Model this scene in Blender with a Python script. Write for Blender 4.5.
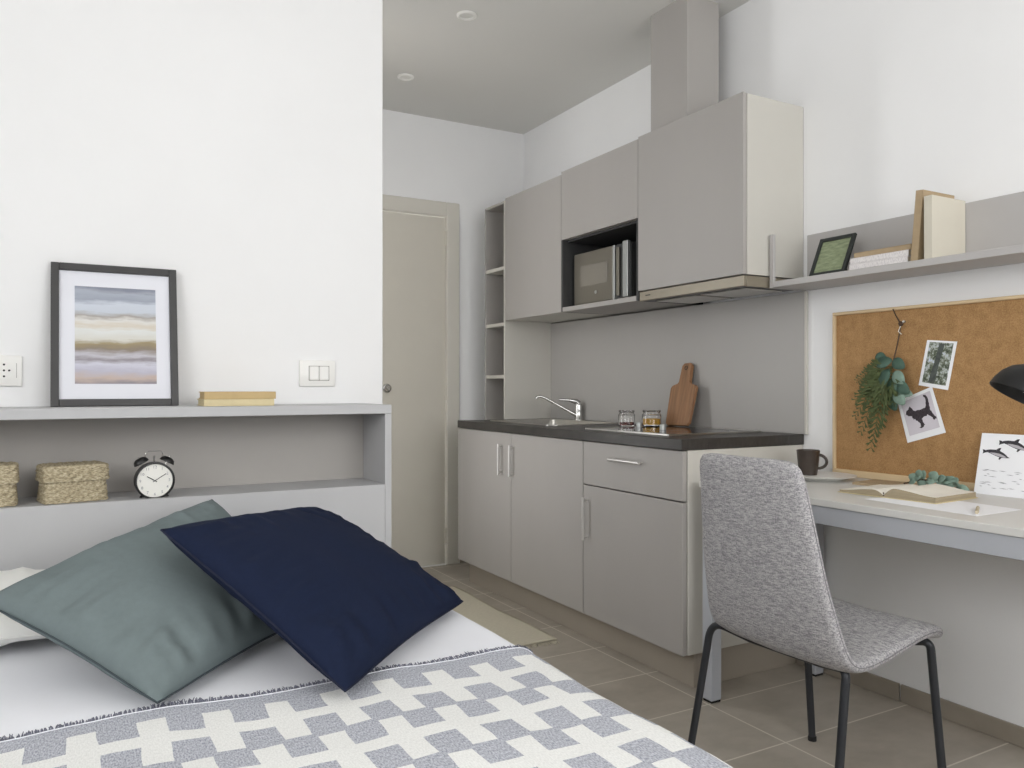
import bpy, bmesh, math, random
from mathutils import Vector, Matrix, Euler, noise
random.seed(7)
PI = math.pi
for o in list(bpy.data.objects): bpy.data.objects.remove(o)
S = bpy.context.scene
COL = S.collection

# ------------------------------------------------------------------ camera, world, light, exposure
TH = math.atan(448/796)
cam_d = bpy.data.cameras.new('camera'); cam = bpy.data.objects.new('camera', cam_d); COL.objects.link(cam)
cam.location = (0, 0, 1.06); cam.rotation_euler = (PI/2, 0, -TH)
cam_d.sensor_width = 36; cam_d.lens = 36*796/1024; cam_d.shift_y = 3/1024; cam_d.clip_start = .02
S.camera = cam
w = bpy.data.worlds.new('daylight'); S.world = w; w.use_nodes = True
bg = w.node_tree.nodes['Background']; bg.inputs[0].default_value = (.985, .99, 1, 1); bg.inputs[1].default_value = 5.5
def area(name, loc, rot, sx, sy, energy, col):
    d = bpy.data.lights.new(name, 'AREA'); d.shape = 'RECTANGLE'; d.size = sx; d.size_y = sy
    d.energy = energy; d.color = col
    o = bpy.data.objects.new(name, d); COL.objects.link(o); o.location = loc; o.rotation_euler = rot
    return o
# the sky is the light: it comes in through three window openings (one behind the camera, two unseen ones added for fill: beside it and in
# the corridor); each opening gets a sampling portal, which emits nothing itself
def portal(name, loc, rot, sx, sy):
    area(name, loc, rot, sx, sy, 1, (1, 1, 1)).data.cycles.is_portal = True
portal('window_portal', (1.3, -1.34, 1.8), (PI/2, 0, 0), 2.0, 1.6)
portal('window_portal', (-1.59, 0, 1.95), (0, -PI/2, 0), 1.3, 2.0)
portal('window_portal', (.822, 3.45, 1.45), (0, -PI/2, 0), 2.1, .5)
S.view_settings.view_transform = 'Standard'; S.view_settings.look = 'None'
S.view_settings.gamma = 1; S.view_settings.use_curve_mapping = False
S.view_settings.exposure = 0.06

# ------------------------------------------------------------------ materials
def lin(c):
    c = c/255
    return c/12.92 if c <= .04045 else ((c+.055)/1.055)**2.4
def rgb(r, g, b): return (lin(r), lin(g), lin(b), 1)
class NT:
    def __init__(s, m): s.t = m.node_tree; s.b = s.t.nodes['Principled BSDF']
    def n(s, ty, **kw):
        x = s.t.nodes.new(ty)
        for k, v in kw.items():
            if k in x.inputs: x.inputs[k].default_value = v
            else: setattr(x, k, v)
        return x
    def l(s, a, b): s.t.links.new(a, b)
    def coord(s, scale=(1, 1, 1), loc=(0, 0, 0), rot=(0, 0, 0)):
        c = s.n('ShaderNodeTexCoord'); m = s.n('ShaderNodeMapping')
        m.inputs['Scale'].default_value = scale; m.inputs['Location'].default_value = loc; m.inputs['Rotation'].default_value = rot
        s.l(c.outputs['Object'], m.inputs['Vector']); return m.outputs[0]
    def ramp(s, fac, stops):
        r = s.n('ShaderNodeValToRGB'); e = r.color_ramp.elements
        while len(e) < len(stops): e.new(.5)
        for q, (p, c) in zip(e, stops): q.position = p; q.color = c
        s.l(fac, r.inputs[0]); return r.outputs[0]
    def math(s, op, a, b=None):
        m = s.n('ShaderNodeMath', operation=op)
        for i, v in enumerate((a, b)):
            if v is None: continue
            if isinstance(v, (int, float)): m.inputs[i].default_value = v
            else: s.l(v, m.inputs[i])
        return m.outputs[0]
    def noise(s, vec, scale, detail=4, rough=.55):
        x = s.n('ShaderNodeTexNoise'); x.inputs['Scale'].default_value = scale; x.inputs['Detail'].default_value = detail
        x.inputs['Roughness'].default_value = rough; s.l(vec, x.inputs['Vector']); return x.outputs[0]
    def bump(s, h, strength, dist=.002):
        b = s.n('ShaderNodeBump'); b.inputs['Strength'].default_value = strength; b.inputs['Distance'].default_value = dist
        s.l(h, b.inputs['Height']); s.l(b.outputs[0], s.b.inputs['Normal'])
def mat(name, c, rough=.5, metal=0, var=.06, scale=8, stretch=(1, 1, 1), bump=0, bscale=None, bdist=.001, **kw):
    m = bpy.data.materials.new(name); m.use_nodes = True; t = NT(m)
    t.b.inputs['Roughness'].default_value = rough; t.b.inputs['Metallic'].default_value = metal
    for k, v in kw.items(): t.b.inputs[k.replace('_', ' ')].default_value = v
    col = rgb(*c)
    v = t.coord(stretch)
    f = t.noise(v, scale)
    a = tuple(min(1, x*(1-var)) for x in col[:3])+(1,); b = tuple(min(1, x*(1+var)) for x in col[:3])+(1,)
    t.l(t.ramp(f, [(.3, a), (.7, b)]), t.b.inputs['Base Color'])
    if bump:
        t.bump(t.noise(t.coord(stretch), bscale or scale*6), bump, bdist)
    return m
M = {}
M['wall'] = mat('white_paint', (241, 241, 241), .85, var=.012, scale=3, bump=.08, bscale=220)
M['ceil'] = mat('ceiling_paint', (222, 221, 217), .9, var=.01, scale=2)
M['lam'] = mat('grey_laminate', (168, 164, 160), .48, var=.018, scale=5, stretch=(1, 1, .3))
M['lam_edge'] = mat('pale_laminate_edge', (201, 198, 190), .45, var=.01)
M['bsplash'] = mat('grey_backsplash_laminate', (170, 167, 163), .42, var=.015, scale=4)
M['doorframe'] = mat('door_frame_paint', (216, 212, 202), .55, var=.01)
M['nicheback'] = mat('warm_grey_niche_back', (168, 164, 159), .55, var=.015)
M['plinth'] = mat('taupe_plinth', (164, 155, 142), .45, var=.03, scale=6)
M['shelfgrey'] = mat('shelf_grey_laminate', (183, 180, 178), .5, var=.015)
M['head'] = mat('headboard_grey', (188, 188, 189), .5, var=.015)
M['desk'] = mat('desk_pale_grey', (214, 213, 209), .4, var=.012)
M['deskmetal'] = mat('desk_grey_metal', (178, 181, 187), .42, var=.012)
M['door'] = mat('door_greige', (212, 207, 195), .5, var=.012)
M['counter'] = mat('dark_slate_worktop', (60, 57, 54), .38, var=.22, scale=26, stretch=(3, .5, 1), bump=.08)
M['counter'].node_tree.nodes['Principled BSDF'].inputs['Specular IOR Level'].default_value = .35
M['steel'] = mat('brushed_steel', (205, 203, 198), .28, 1, var=.04, scale=30)
M['chrome'] = mat('chrome', (188, 187, 184), .14, 1, var=.01)
M['handle'] = mat('satin_nickel', (205, 203, 200), .35, .7, var=.02)
M['hood'] = mat('hood_champagne_steel', (146, 138, 122), .38, .3, var=.03)
M['hoodgrey'] = mat('hood_grey_filter', (110, 110, 112), .4, .4, var=.03)
M['black'] = mat('black_satin', (22, 22, 23), .4, var=.1)
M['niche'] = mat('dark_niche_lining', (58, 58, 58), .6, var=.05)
M['tube'] = mat('anthracite_tube', (52, 54, 58), .38, .3, var=.05)
M['rubber'] = mat('black_rubber', (18, 18, 18), .7)
M['white'] = mat('white_plastic', (238, 237, 233), .35, var=.005)
M['slot'] = mat('dark_slot', (40, 38, 36), .6)
M['paper'] = mat('white_paper', (248, 249, 252), .8, var=.008)
M['cream'] = mat('cream_page', (244, 240, 228), .8, var=.02, scale=30)
M['pages'] = mat('page_edges', (224, 214, 192), .8, var=.1, scale=20, stretch=(1, 1, 40))
M['pageedge'] = mat('stacked_page_edges', (158, 145, 120), .8, var=.3, scale=30, stretch=(.2, .2, 40))
M['tan'] = mat('tan_book_cloth', (196, 171, 124), .7, var=.04, scale=40)
M['tan2'] = mat('pale_tan_book_cloth', (214, 200, 160), .7, var=.04, scale=40)
M['kraft'] = mat('kraft_card', (172, 151, 120), .75, var=.05, scale=60)
M['bookwhite'] = mat('white_book_board', (226, 222, 220), .65, var=.02)
M['bookcream'] = mat('cream_book_cloth', (207, 201, 186), .65, var=.02)
M['frame'] = mat('charcoal_frame', (58, 57, 57), .45, var=.06, scale=20)
M['framedark'] = mat('black_green_frame', (34, 40, 38), .4, var=.06)
M['matboard'] = mat('white_mat_board', (232, 233, 240), .75, var=.006)
M['pine'] = mat('pale_pine', (214, 190, 152), .6, var=.07, scale=14, stretch=(1, .15, 1))
M['sheet'] = mat('white_cotton', (240, 241, 246), .9, var=.01, scale=5, bump=.25, bscale=9, bdist=.006)
M['pilw'] = mat('white_pillow_cotton', (238, 238, 234), .9, var=.01, bump=.3, bscale=12, bdist=.006)
M['bedbase'] = mat('bed_base_grey', (150, 150, 152), .7)
M['green'] = mat('sage_green_cotton', (112, 123, 124), .92, var=.03, scale=90, bump=.2, bscale=400, bdist=.0006, Specular_IOR_Level=.2)
M['greend'] = mat('dark_sage_piping', (62, 72, 76), .9)
M['navy'] = mat('navy_linen', (26, 34, 56), .92, var=.06, scale=120, bump=.25, bscale=500, bdist=.0006, Specular_IOR_Level=.15)
M['navyd'] = mat('navy_seam', (20, 26, 48), .92)
M['rug'] = mat('cream_woven_rug', (198, 191, 172), .95, var=.08, scale=70, stretch=(1, 4, 1), bump=.4, bscale=160, bdist=.002)
M['mug'] = mat('dark_brown_glaze', (62, 53, 47), .3, var=.15, scale=30)
M['ceramic'] = mat('white_ceramic', (236, 235, 230), .3, var=.01)
M['leaf'] = mat('eucalyptus_leaf', (128, 152, 138), .6, var=.15, scale=30)
M['leafd'] = mat('eucalyptus_dark_leaf', (70, 98, 84), .6, var=.15, scale=30)
M['fern'] = mat('fern_green', (78, 90, 50), .65, var=.18, scale=30)
M['twig'] = mat('brown_twig', (74, 56, 42), .8, var=.15, scale=60)
M['ink'] = mat('black_ink', (52, 50, 56), .8, var=.2, scale=120)
M['inkgrey'] = mat('grey_ink', (150, 150, 156), .8, var=.2, scale=120)
M['walnut'] = mat('acacia_board', (142, 104, 72), .5, var=.25, scale=16, stretch=(1, 4.5, .35))
M['red'] = mat('dark_red_spice', (92, 30, 24), .8, var=.3, scale=200)
M['yellow'] = mat('mustard_spice', (196, 148, 32), .8, var=.2, scale=200)
M['screen'] = mat('microwave_window', (132, 127, 118), .25, var=.03)
M['mwgrey'] = mat('microwave_grey', (118, 113, 103), .35, .3, var=.03)
M['mwsilver'] = mat('microwave_silver', (170, 172, 170), .35, .5, var=.03)
M['hobglass'] = mat('black_hob_glass', (20, 20, 22), .08, var=.02)
M['clockface'] = mat('clock_face', (240, 239, 232), .5, var=.005)
M['lens'] = mat('frosted_lens', (226, 226, 220), .4)
M['gap'] = mat('dark_gap', (150, 147, 142), .8)
M['thread'] = mat('blue_grey_thread', (112, 114, 128), .9, var=.3, scale=150)

def glass(name, tint=(255, 255, 255), rough=.0, ior=1.45):
    m = bpy.data.materials.new(name); m.use_nodes = True; t = NT(m)
    t.b.inputs['Base Color'].default_value = rgb(*tint); t.b.inputs['Roughness'].default_value = rough
    t.b.inputs['Transmission Weight'].default_value = 1; t.b.inputs['IOR'].default_value = ior
    return m
M['glass'] = glass('clear_glass')
M['pane'] = glass('thin_picture_glass', ior=1.05)

def floor_mat():
    m = bpy.data.materials.new('floor_tiles'); m.use_nodes = True; t = NT(m)
    v = t.coord(loc=(-1.875+.6*4, -1.995+.327*10, 0))
    b = t.n('ShaderNodeTexBrick'); b.offset = 0; b.squash = 1
    b.inputs['Scale'].default_value = 1; b.inputs['Mortar Size'].default_value = .003; b.inputs['Mortar Smooth'].default_value = .1
    b.inputs['Brick Width'].default_value = .6; b.inputs['Row Height'].default_value = .327; b.inputs['Bias'].default_value = 0
    t.l(v, b.inputs['Vector'])
    n = t.noise(t.coord((1, 1.4, 1)), 6, 6, .6)
    t1 = t.ramp(n, [(.25, rgb(155, 146, 133)), (.75, rgb(181, 172, 159))])
    t2 = t.ramp(n, [(.25, rgb(161, 153, 140)), (.75, rgb(186, 178, 166))])
    t.l(t1, b.inputs['Color1']); t.l(t2, b.inputs['Color2']); b.inputs['Mortar'].default_value = rgb(214, 207, 195)
    t.l(b.outputs['Color'], t.b.inputs['Base Color']); t.b.inputs['Roughness'].default_value = .42
    t.bump(b.outputs['Fac'], -.3, .001)
    return m
M['floor'] = floor_mat()
def skirt_mat():
    m = bpy.data.materials.new('tile_skirting'); m.use_nodes = True; t = NT(m)
    n = t.noise(t.coord(), 6, 6)
    t.l(t.ramp(n, [(.25, rgb(140, 131, 118)), (.75, rgb(160, 151, 138))]), t.b.inputs['Base Color']); t.b.inputs['Roughness'].default_value = .45
    return m
M['skirt'] = skirt_mat()
def blanket_mat():
    m = bpy.data.materials.new('stepped_blanket_weave'); m.use_nodes = True; t = NT(m)
    uv = t.n('ShaderNodeUVMap'); uv.uv_map = 'UVMap'
    wob = t.n('ShaderNodeTexNoise'); wob.inputs['Scale'].default_value = 9; wob.inputs['Detail'].default_value = 1
    t.l(uv.outputs[0], wob.inputs['Vector'])
    sp = t.n('ShaderNodeSeparateXYZ'); t.l(uv.outputs[0], sp.inputs[0])
    wv = t.math('MULTIPLY', t.math('SUBTRACT', wob.outputs[0], .5), .014)
    X = t.math('ADD', sp.outputs[0], wv); Y = t.math('ADD', sp.outputs[1], wv)
    yk = t.math('DIVIDE', t.math('SUBTRACT', 1.339+1.7, Y), .17)
    k = t.math('FLOOR', yk); fy = t.math('FRACT', yk); sh = t.math('MULTIPLY', k, .05)
    def cells(c0, hw):
        q = t.math('FRACT', t.math('DIVIDE', t.math('SUBTRACT', t.math('SUBTRACT', X, c0-.05-5), sh), .1))
        return t.math('LESS_THAN', t.math('ABSOLUTE', t.math('SUBTRACT', q, .5)), hw/.1)
    up = t.math('MULTIPLY', t.math('LESS_THAN', fy, .44), cells(.575, .0285))
    lo = t.math('MULTIPLY', t.math('MULTIPLY', t.math('GREATER_THAN', fy, t.math('SUBTRACT', .37, t.math('MULTIPLY', t.math('LESS_THAN', k, 9.5), .07))), t.math('LESS_THAN', fy, .78)), cells(.525, .0285))
    edge = t.math('GREATER_THAN', Y, 1.4555)
    f = t.math('MAXIMUM', t.math('MAXIMUM', up, lo), edge)
    hem = t.math('MULTIPLY', t.math('GREATER_THAN', sp.outputs[1], 1.476), 1.0)
    f = t.math('MULTIPLY', f, t.math('SUBTRACT', 1, hem))
    sc = t.n('ShaderNodeMapping'); sc.inputs['Scale'].default_value = (420, 160, 1); t.l(uv.outputs[0], sc.inputs[0])
    nz = t.noise(sc.outputs[0], 1, 2)
    g = t.ramp(nz, [(.3, rgb(136, 139, 150)), (.7, rgb(206, 208, 215))])
    wh = t.ramp(nz, [(.3, rgb(222, 222, 219)), (.7, rgb(240, 240, 237))])
    mx = t.n('ShaderNodeMixRGB'); t.l(f, mx.inputs[0]); t.l(wh, mx.inputs[1]); t.l(g, mx.inputs[2])
    t.l(mx.outputs[0], t.b.inputs['Base Color']); t.b.inputs['Roughness'].default_value = .95
    t.bump(t.math('ADD', t.math('MULTIPLY', nz, .5), f), .35, .0015)
    return m
M['blanket'] = blanket_mat()
def chair_mat():
    m = bpy.data.materials.new('heather_grey_weave'); m.use_nodes = True; t = NT(m)
    a = t.noise(t.coord((1, .25, 1.7)), 210, 3, .7); b = t.noise(t.coord((.6, 1, .6)), 420, 2, .6)
    f = t.math('ADD', t.math('MULTIPLY', a, .6), t.math('MULTIPLY', b, .4))
    t.l(t.ramp(f, [(.38, rgb(118, 116, 120)), (.49, rgb(156, 154, 156)), (.60, rgb(192, 190, 189))]), t.b.inputs['Base Color'])
    t.b.inputs['Roughness'].default_value = .95; t.b.inputs['Sheen Weight'].default_value = .1
    t.bump(f, .4, .002)
    return m
M['chair'] = chair_mat()
def cork_mat():
    m = bpy.data.materials.new('cork'); m.use_nodes = True; t = NT(m)
    a = t.noise(t.coord(), 260, 5, .75); b = t.noise(t.coord(), 30, 2)
    f = t.math('ADD', t.math('MULTIPLY', a, .75), t.math('MULTIPLY', b, .25))
    t.l(t.ramp(f, [(.34, rgb(140, 106, 66)), (.5, rgb(170, 131, 86)), (.66, rgb(190, 152, 106))]), t.b.inputs['Base Color'])
    t.b.inputs['Roughness'].default_value = .9; t.bump(a, .3, .002)
    return m
M['cork'] = cork_mat()
def straw_mat():
    m = bpy.data.materials.new('woven_straw'); m.use_nodes = True; t = NT(m)
    a = t.noise(t.coord((1, 1, 2.2)), 140, 3)
    t.l(t.ramp(a, [(.3, rgb(126, 114, 90)), (.5, rgb(176, 163, 134)), (.7, rgb(206, 196, 170))]), t.b.inputs['Base Color'])
    t.b.inputs['Roughness'].default_value = .85; t.bump(a, .25, .001)
    return m
M['straw'] = straw_mat()
def seascape_mat(z0, z1):
    m = bpy.data.materials.new('painted_seascape'); m.use_nodes = True; t = NT(m)
    c = t.n('ShaderNodeTexCoord'); sp = t.n('ShaderNodeSeparateXYZ'); t.l(c.outputs['Object'], sp.inputs[0])
    z = t.math('DIVIDE', t.math('SUBTRACT', sp.outputs[2], z0), z1-z0)
    n1 = t.noise(t.coord((6, 1, 16)), 1.6, 4); n2 = t.noise(t.coord((14, 1, 90)), 1.2, 3)
    zz = t.math('ADD', z, t.math('ADD', t.math('MULTIPLY', t.math('SUBTRACT', n1, .5), .12), t.math('MULTIPLY', t.math('SUBTRACT', n2, .5), .08)))
    col = t.ramp(zz, [(0, rgb(150, 143, 150)), (.06, rgb(196, 178, 168)), (.13, rgb(188, 186, 200)), (.2, rgb(206, 206, 218)), (.25, rgb(150, 144, 150)), (.29, rgb(196, 194, 202)), (.35, rgb(142, 130, 118)), (.41, rgb(160, 146, 112)),
        (.46, rgb(214, 212, 204)), (.55, rgb(224, 226, 224)), (.6, rgb(214, 206, 192)), (.65, rgb(224, 222, 218)), (.69, rgb(168, 162, 156)), (.74, rgb(200, 206, 216)), (.82, rgb(206, 212, 222)), (.87, rgb(158, 164, 178)), (.94, rgb(172, 178, 190)), (1, rgb(136, 140, 154))])
    t.l(col, t.b.inputs['Base Color']); t.b.inputs['Roughness'].default_value = .7
    return m
def forest_mat():
    m = bpy.data.materials.new('printed_forest_photo'); m.use_nodes = True; t = NT(m)
    a = t.noise(t.coord((1, 1, 1)), 60, 5, .7)
    t.l(t.ramp(a, [(.36, rgb(44, 52, 44)), (.47, rgb(104, 112, 92)), (.56, rgb(186, 192, 186)), (.66, rgb(206, 216, 236))]), t.b.inputs['Base Color'])
    t.b.inputs['Roughness'].default_value = .6
    return m
def meadow_mat():
    m = bpy.data.materials.new('printed_green_meadow'); m.use_nodes = True; t = NT(m)
    a = t.noise(t.coord((1, 14, 50)), 2.2, 4)
    t.l(t.ramp(a, [(.3, rgb(110, 120, 92)), (.5, rgb(134, 145, 112)), (.7, rgb(152, 162, 132))]), t.b.inputs['Base Color'])
    t.b.inputs['Roughness'].default_value = .3
    return m
def bookedge_mat():
    m = bpy.data.materials.new('printed_white_spine'); m.use_nodes = True; t = NT(m)
    a = t.noise(t.coord((1, 160, 60)), 2, 2)
    t.l(t.ramp(a, [(.35, rgb(208, 203, 204)), (.55, rgb(230, 226, 224))]), t.b.inputs['Base Color']); t.b.inputs['Roughness'].default_value = .6
    return m

# ------------------------------------------------------------------ geometry helpers
class MB:
    def __init__(s): s.bm = bmesh.new(); s.uv = None
    def box(s, x0, x1, y0, y1, z0, z1, bev=.0015, seg=1, mtx=None):
        r = bmesh.ops.create_cube(s.bm, size=1)
        vs = r['verts']
        for v in vs:
            v.co = Vector(((x0+x1)/2+v.co.x*(x1-x0), (y0+y1)/2+v.co.y*(y1-y0), (z0+z1)/2+v.co.z*(z1-z0)))
        if bev:
            es = list({e for v in vs for e in v.link_edges})
            q = bmesh.ops.bevel(s.bm, geom=es, offset=bev, segments=seg, affect='EDGES', profile=.5)
            vs = list({v for f in q['faces'] for v in f.verts} | {v for v in vs if v.is_valid})
        if mtx: bmesh.ops.transform(s.bm, matrix=mtx, verts=vs)
        return s
    def prism(s, pts, ext, bev=0):            # closed polygon of 3-D points, extruded by a vector
        e = Vector(ext); n = len(pts)
        a = [s.bm.verts.new(Vector(p)) for p in pts]; b = [s.bm.verts.new(Vector(p)+e) for p in pts]
        s.bm.faces.new(a); s.bm.faces.new(b[::-1])
        fs = []
        for i in range(n): fs.append(s.bm.faces.new((a[i], b[i], b[(i+1) % n], a[(i+1) % n])))
        return s
    def poly(s, pts):
        s.bm.faces.new([s.bm.verts.new(Vector(p)) for p in pts]); return s
    def tube(s, path, r, n=12, cap=True, closed=False):
        path = [Vector(p) for p in path]; m = len(path)
        rr = r if isinstance(r, (list, tuple)) else [r]*m
        rings = []; up = None
        for i, p in enumerate(path):
            a = path[i-1] if (i > 0 or closed) else p; b = path[(i+1) % m] if (i < m-1 or closed) else p
            d = (b-a).normalized()
            if up is None:
                up = Vector((0, 0, 1)) if abs(d.z) < .9 else Vector((1, 0, 0))
            x = d.cross(up).normalized(); y = x.cross(d).normalized(); up = y
            rings.append([s.bm.verts.new(p+(x*math.cos(2*PI*k/n)+y*math.sin(2*PI*k/n))*rr[i]) for k in range(n)])
        L = m if closed else m-1
        for i in range(L):
            A, B = rings[i], rings[(i+1) % m]
            for k in range(n): s.bm.faces.new((A[k], A[(k+1) % n], B[(k+1) % n], B[k]))
        if cap and not closed:
            s.bm.faces.new(rings[0][::-1]); s.bm.faces.new(rings[-1])
        return s
    def lathe(s, prof, c=(0, 0, 0), n=32, mtx=None):   # prof: list of (r, z)
        c = Vector(c); rings = []; vs = []
        for r, z in prof:
            if r < 1e-6: ring = [s.bm.verts.new((0, 0, z))]
            else: ring = [s.bm.verts.new((r*math.cos(2*PI*k/n), r*math.sin(2*PI*k/n), z)) for k in range(n)]
            rings.append(ring); vs += ring
        for A, B in zip(rings, rings[1:]):
            for k in range(n):
                q = []
                for v in (A[k % len(A)], A[(k+1) % len(A)], B[(k+1) % len(B)], B[k % len(B)]):
                    if v not in q: q.append(v)
                if len(q) > 2: s.bm.faces.new(q)
        mt = Matrix.Translation(c) @ (mtx or Matrix())
        bmesh.ops.transform(s.bm, matrix=mt, verts=vs)
        return s
    def grid(s, fn, nu, nv, closed_u=False, uvfn=None):
        V = [[s.bm.verts.new(Vector(fn(i/nu, j/nv))) for j in range(nv+1)] for i in range(nu if closed_u else nu+1)]
        N = len(V)
        for i in range(nu):
            for j in range(nv):
                f = s.bm.faces.new((V[i][j], V[(i+1) % N][j], V[(i+1) % N][j+1], V[i][j+1]))
                if uvfn:
                    lay = s.bm.loops.layers.uv.get('UVMap') or s.bm.loops.layers.uv.new('UVMap')
                    for lp, (a, b) in zip(f.loops, ((i, j), (i+1, j), (i+1, j+1), (i, j+1))): lp[lay].uv = uvfn(a/nu, b/nv)
        return V
ROOT = {}
def rootmat(p):
    while p.parent is not None: p = p.parent
    return ROOT.get(p.name, Matrix())
def obj(name, mb, m, parent=None, smooth=True, world=True, angle=35):
    bm = mb.bm
    if parent is not None and world: bmesh.ops.transform(bm, matrix=rootmat(parent).inverted(), verts=bm.verts[:])
    bmesh.ops.recalc_face_normals(bm, faces=bm.faces[:])
    if smooth:
        ca = math.radians(angle)
        for f in bm.faces: f.smooth = True
        for e in bm.edges:
            if len(e.link_faces) == 2 and e.calc_face_angle(0) > ca: e.smooth = False
    me = bpy.data.meshes.new(name); bm.to_mesh(me); bm.free()
    me.materials.append(M[m] if isinstance(m, str) else m)
    o = bpy.data.objects.new(name, me); COL.objects.link(o)
    if parent is not None: o.parent = parent
    return o
def tag(o, label=None, cat=None, group=None, kind=None):
    for k, v in (('label', label), ('category', cat), ('group', group), ('kind', kind)):
        if v: o[k] = v
    return o
def thing(name, label, cat, loc=(0, 0, 0), rot=(0, 0, 0), group=None):
    o = bpy.data.objects.new(name, None); COL.objects.link(o); o.empty_display_size = .05
    o.location = loc; o.rotation_euler = rot
    ROOT[o.name] = Matrix.Translation(Vector(loc)) @ Euler(rot).to_matrix().to_4x4()
    return tag(o, label, cat, group)
def struct(name, mb, m, parent=None, **kw):
    o = obj(name, mb, m, parent, **kw)
    if parent is None: o['kind'] = 'structure'
    return o
def srow(name, loc=(0, 0, 0)):
    o = bpy.data.objects.new(name, None); COL.objects.link(o); o.location = loc; o['kind'] = 'structure'
    ROOT[o.name] = Matrix.Translation(Vector(loc)); return o
def arc(p, c, q, n=8):                       # rounded corner: quadratic bezier
    p, c, q = Vector(p), Vector(c), Vector(q)
    return [p*(1-t)**2+c*2*t*(1-t)+q*t*t for t in [i/n for i in range(n+1)]]

# ------------------------------------------------------------------ the room
XW, XN, YB, YH, ZC = 2.46, 2.52, 4.33, 2.57, 2.65     # wall plane, recessed wall behind kitchen, door wall, headboard wall, ceiling
XL, YF = -1.45, -1.2
struct('floor', MB().box(XL-.2, XN+.1, YF-.2, YB+.1, -.1, 0, 0), 'floor')
struct('ceiling', MB().box(XL-.2, XN+.1, YF-.2, YB+.1, ZC, ZC+.1, 0), 'ceil')
struct('wall_right', MB().prism([(XW, YF, 0), (XW, 2.6, 0), (XN, 2.6, 0), (XN, YB+.1, 0), (XN+.1, YB+.1, 0), (XN+.1, YF, 0)], (0, 0, ZC)), 'wall', smooth=False)
def wall_with_hole(mk, a0, a1, h0, h1, z0, z1):
    m = MB()
    mk(m, a0, h0, 0, ZC); mk(m, h1, a1, 0, ZC); mk(m, h0, h1, 0, z0); mk(m, h0, h1, z1, ZC)
    return m
struct('wall_back', MB().box(XL, .943, YH, YH+.12, 0, ZC, .002), 'wall')
struct('wall_partition', wall_with_hole(lambda m, a, b, c, d: m.box(.823, .943, a, b, c, d, 0), YH+.12, YB, 3.2, 3.7, .4, 2.5), 'wall')
# window wall behind the camera
struct('wall_front', wall_with_hole(lambda m, a, b, c, d: m.box(a, b, YF-.14, YF, c, d, 0), XL, XW, .3, 2.3, 1.0, 2.6), 'wall')
struct('wall_left', wall_with_hole(lambda m, a, b, c, d: m.box(XL-.14, XL, a, b, c, d, 0), YF, YH, -1.0, 1.0, 1.3, 2.6), 'wall')
def window(name, fr):
    r = srow(name)
    for b in fr: obj('window_frame', MB().box(*b), 'white', r)
    return r
def window_frames(a, b, z0, z1, mk):
    return [mk(a, a+.06, z0, z1), mk(b-.06, b, z0, z1), mk(a+.06, b-.06, z0, z0+.06), mk(a+.06, b-.06, z1-.06, z1), mk((a+b)/2-.03, (a+b)/2+.03, z0+.06, z1-.06)]
window('window_1', window_frames(.3, 2.3, 1.0, 2.6, lambda a, b, c, d: (a, b, YF-.1, YF-.04, c, d)))
window('added_window_2', window_frames(-1.0, 1.0, 1.3, 2.6, lambda a, b, c, d: (XL-.1, XL-.04, a, b, c, d)))  # unseen side window, added to light the kitchen fronts
window('added_window_3', window_frames(3.2, 3.7, .4, 2.5, lambda a, b, c, d: (.86, .9, a, b, c, d))[:4])  # unseen opening, added to brighten the corridor nook
# far wall, flush door with its frame
DX0, DX1 = 1.23, 1.985
m = MB(); m.box(.943, DX0-.02, YB, YB+.1, 0, ZC, 0); m.box(DX1+.02, XN, YB, YB+.1, 0, ZC, 0); m.box(DX0-.02, DX1+.02, YB, YB+.1, 2.1, ZC, 0)
struct('wall_far', m, 'wall')
d = srow('door_1', (DX1, YB, 0))
obj('door_leaf', MB().box(DX0, DX1-.004, YB+.006, YB+.05, .008, 2.068, .002), 'door', d)
fr = MB(); fr.box(DX1+.003, DX1+.085, YB-.012, YB+.06, 0, 2.16, .004); fr.box(DX0-.085, DX0-.003, YB-.012, YB+.06, 0, 2.16, .004); fr.box(DX0-.003, DX1+.003, YB-.012, YB+.06, 2.075, 2.16, .004)
obj('door_frame', fr, 'doorframe', d)
obj('lit_gap_threshold', MB().box(DX0, DX1, YB-.004, YB+.1, 0, .0075, .001), 'white', d)  # white colour stands in for the light showing under the door
hg = MB()
for z in (.13, .98, 1.9): hg.tube([(DX1+.0, YB-.001, z), (DX1+.0, YB-.001, z+.09)], .006, 10)
obj('door_hinge', hg, 'door', d)
kx, kz = 1.615, 1.052
kn = obj('lock_rosette', MB().lathe([(0, 0), (.026, 0), (.027, .003), (.024, .008), (.018, .01), (.017, .013), (0, .013)], (kx, YB+.006, kz), 28, Matrix.Rotation(PI/2, 4, 'X')), 'chrome', d)
obj('lock_turn', MB().box(-.013, .013, -.008, 0, -.004, .004, .002, mtx=Matrix.Translation((kx, YB-.007, kz)) @ Matrix.Rotation(.8, 4, 'Y')), 'steel', kn)
# tile skirting boards
sk = MB(); y = 1.697
for a, b in ((YF, -1.0), (-1.0, -.1), (-.1, .8), (.803, 1.694), (1.697, 2.14)): sk.box(XW-.01, XW, a+.0015, b-.0015, 0, .06, .002)
struct('baseboard_right', sk, 'skirt')
struct('baseboard_far', MB().box(DX1+.09, XN, YB-.01, YB, 0, .06, .002), 'skirt')
struct('baseboard_left', MB().box(XL, XL+.01, YF, YH, 0, .06, .002), 'skirt')
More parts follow.
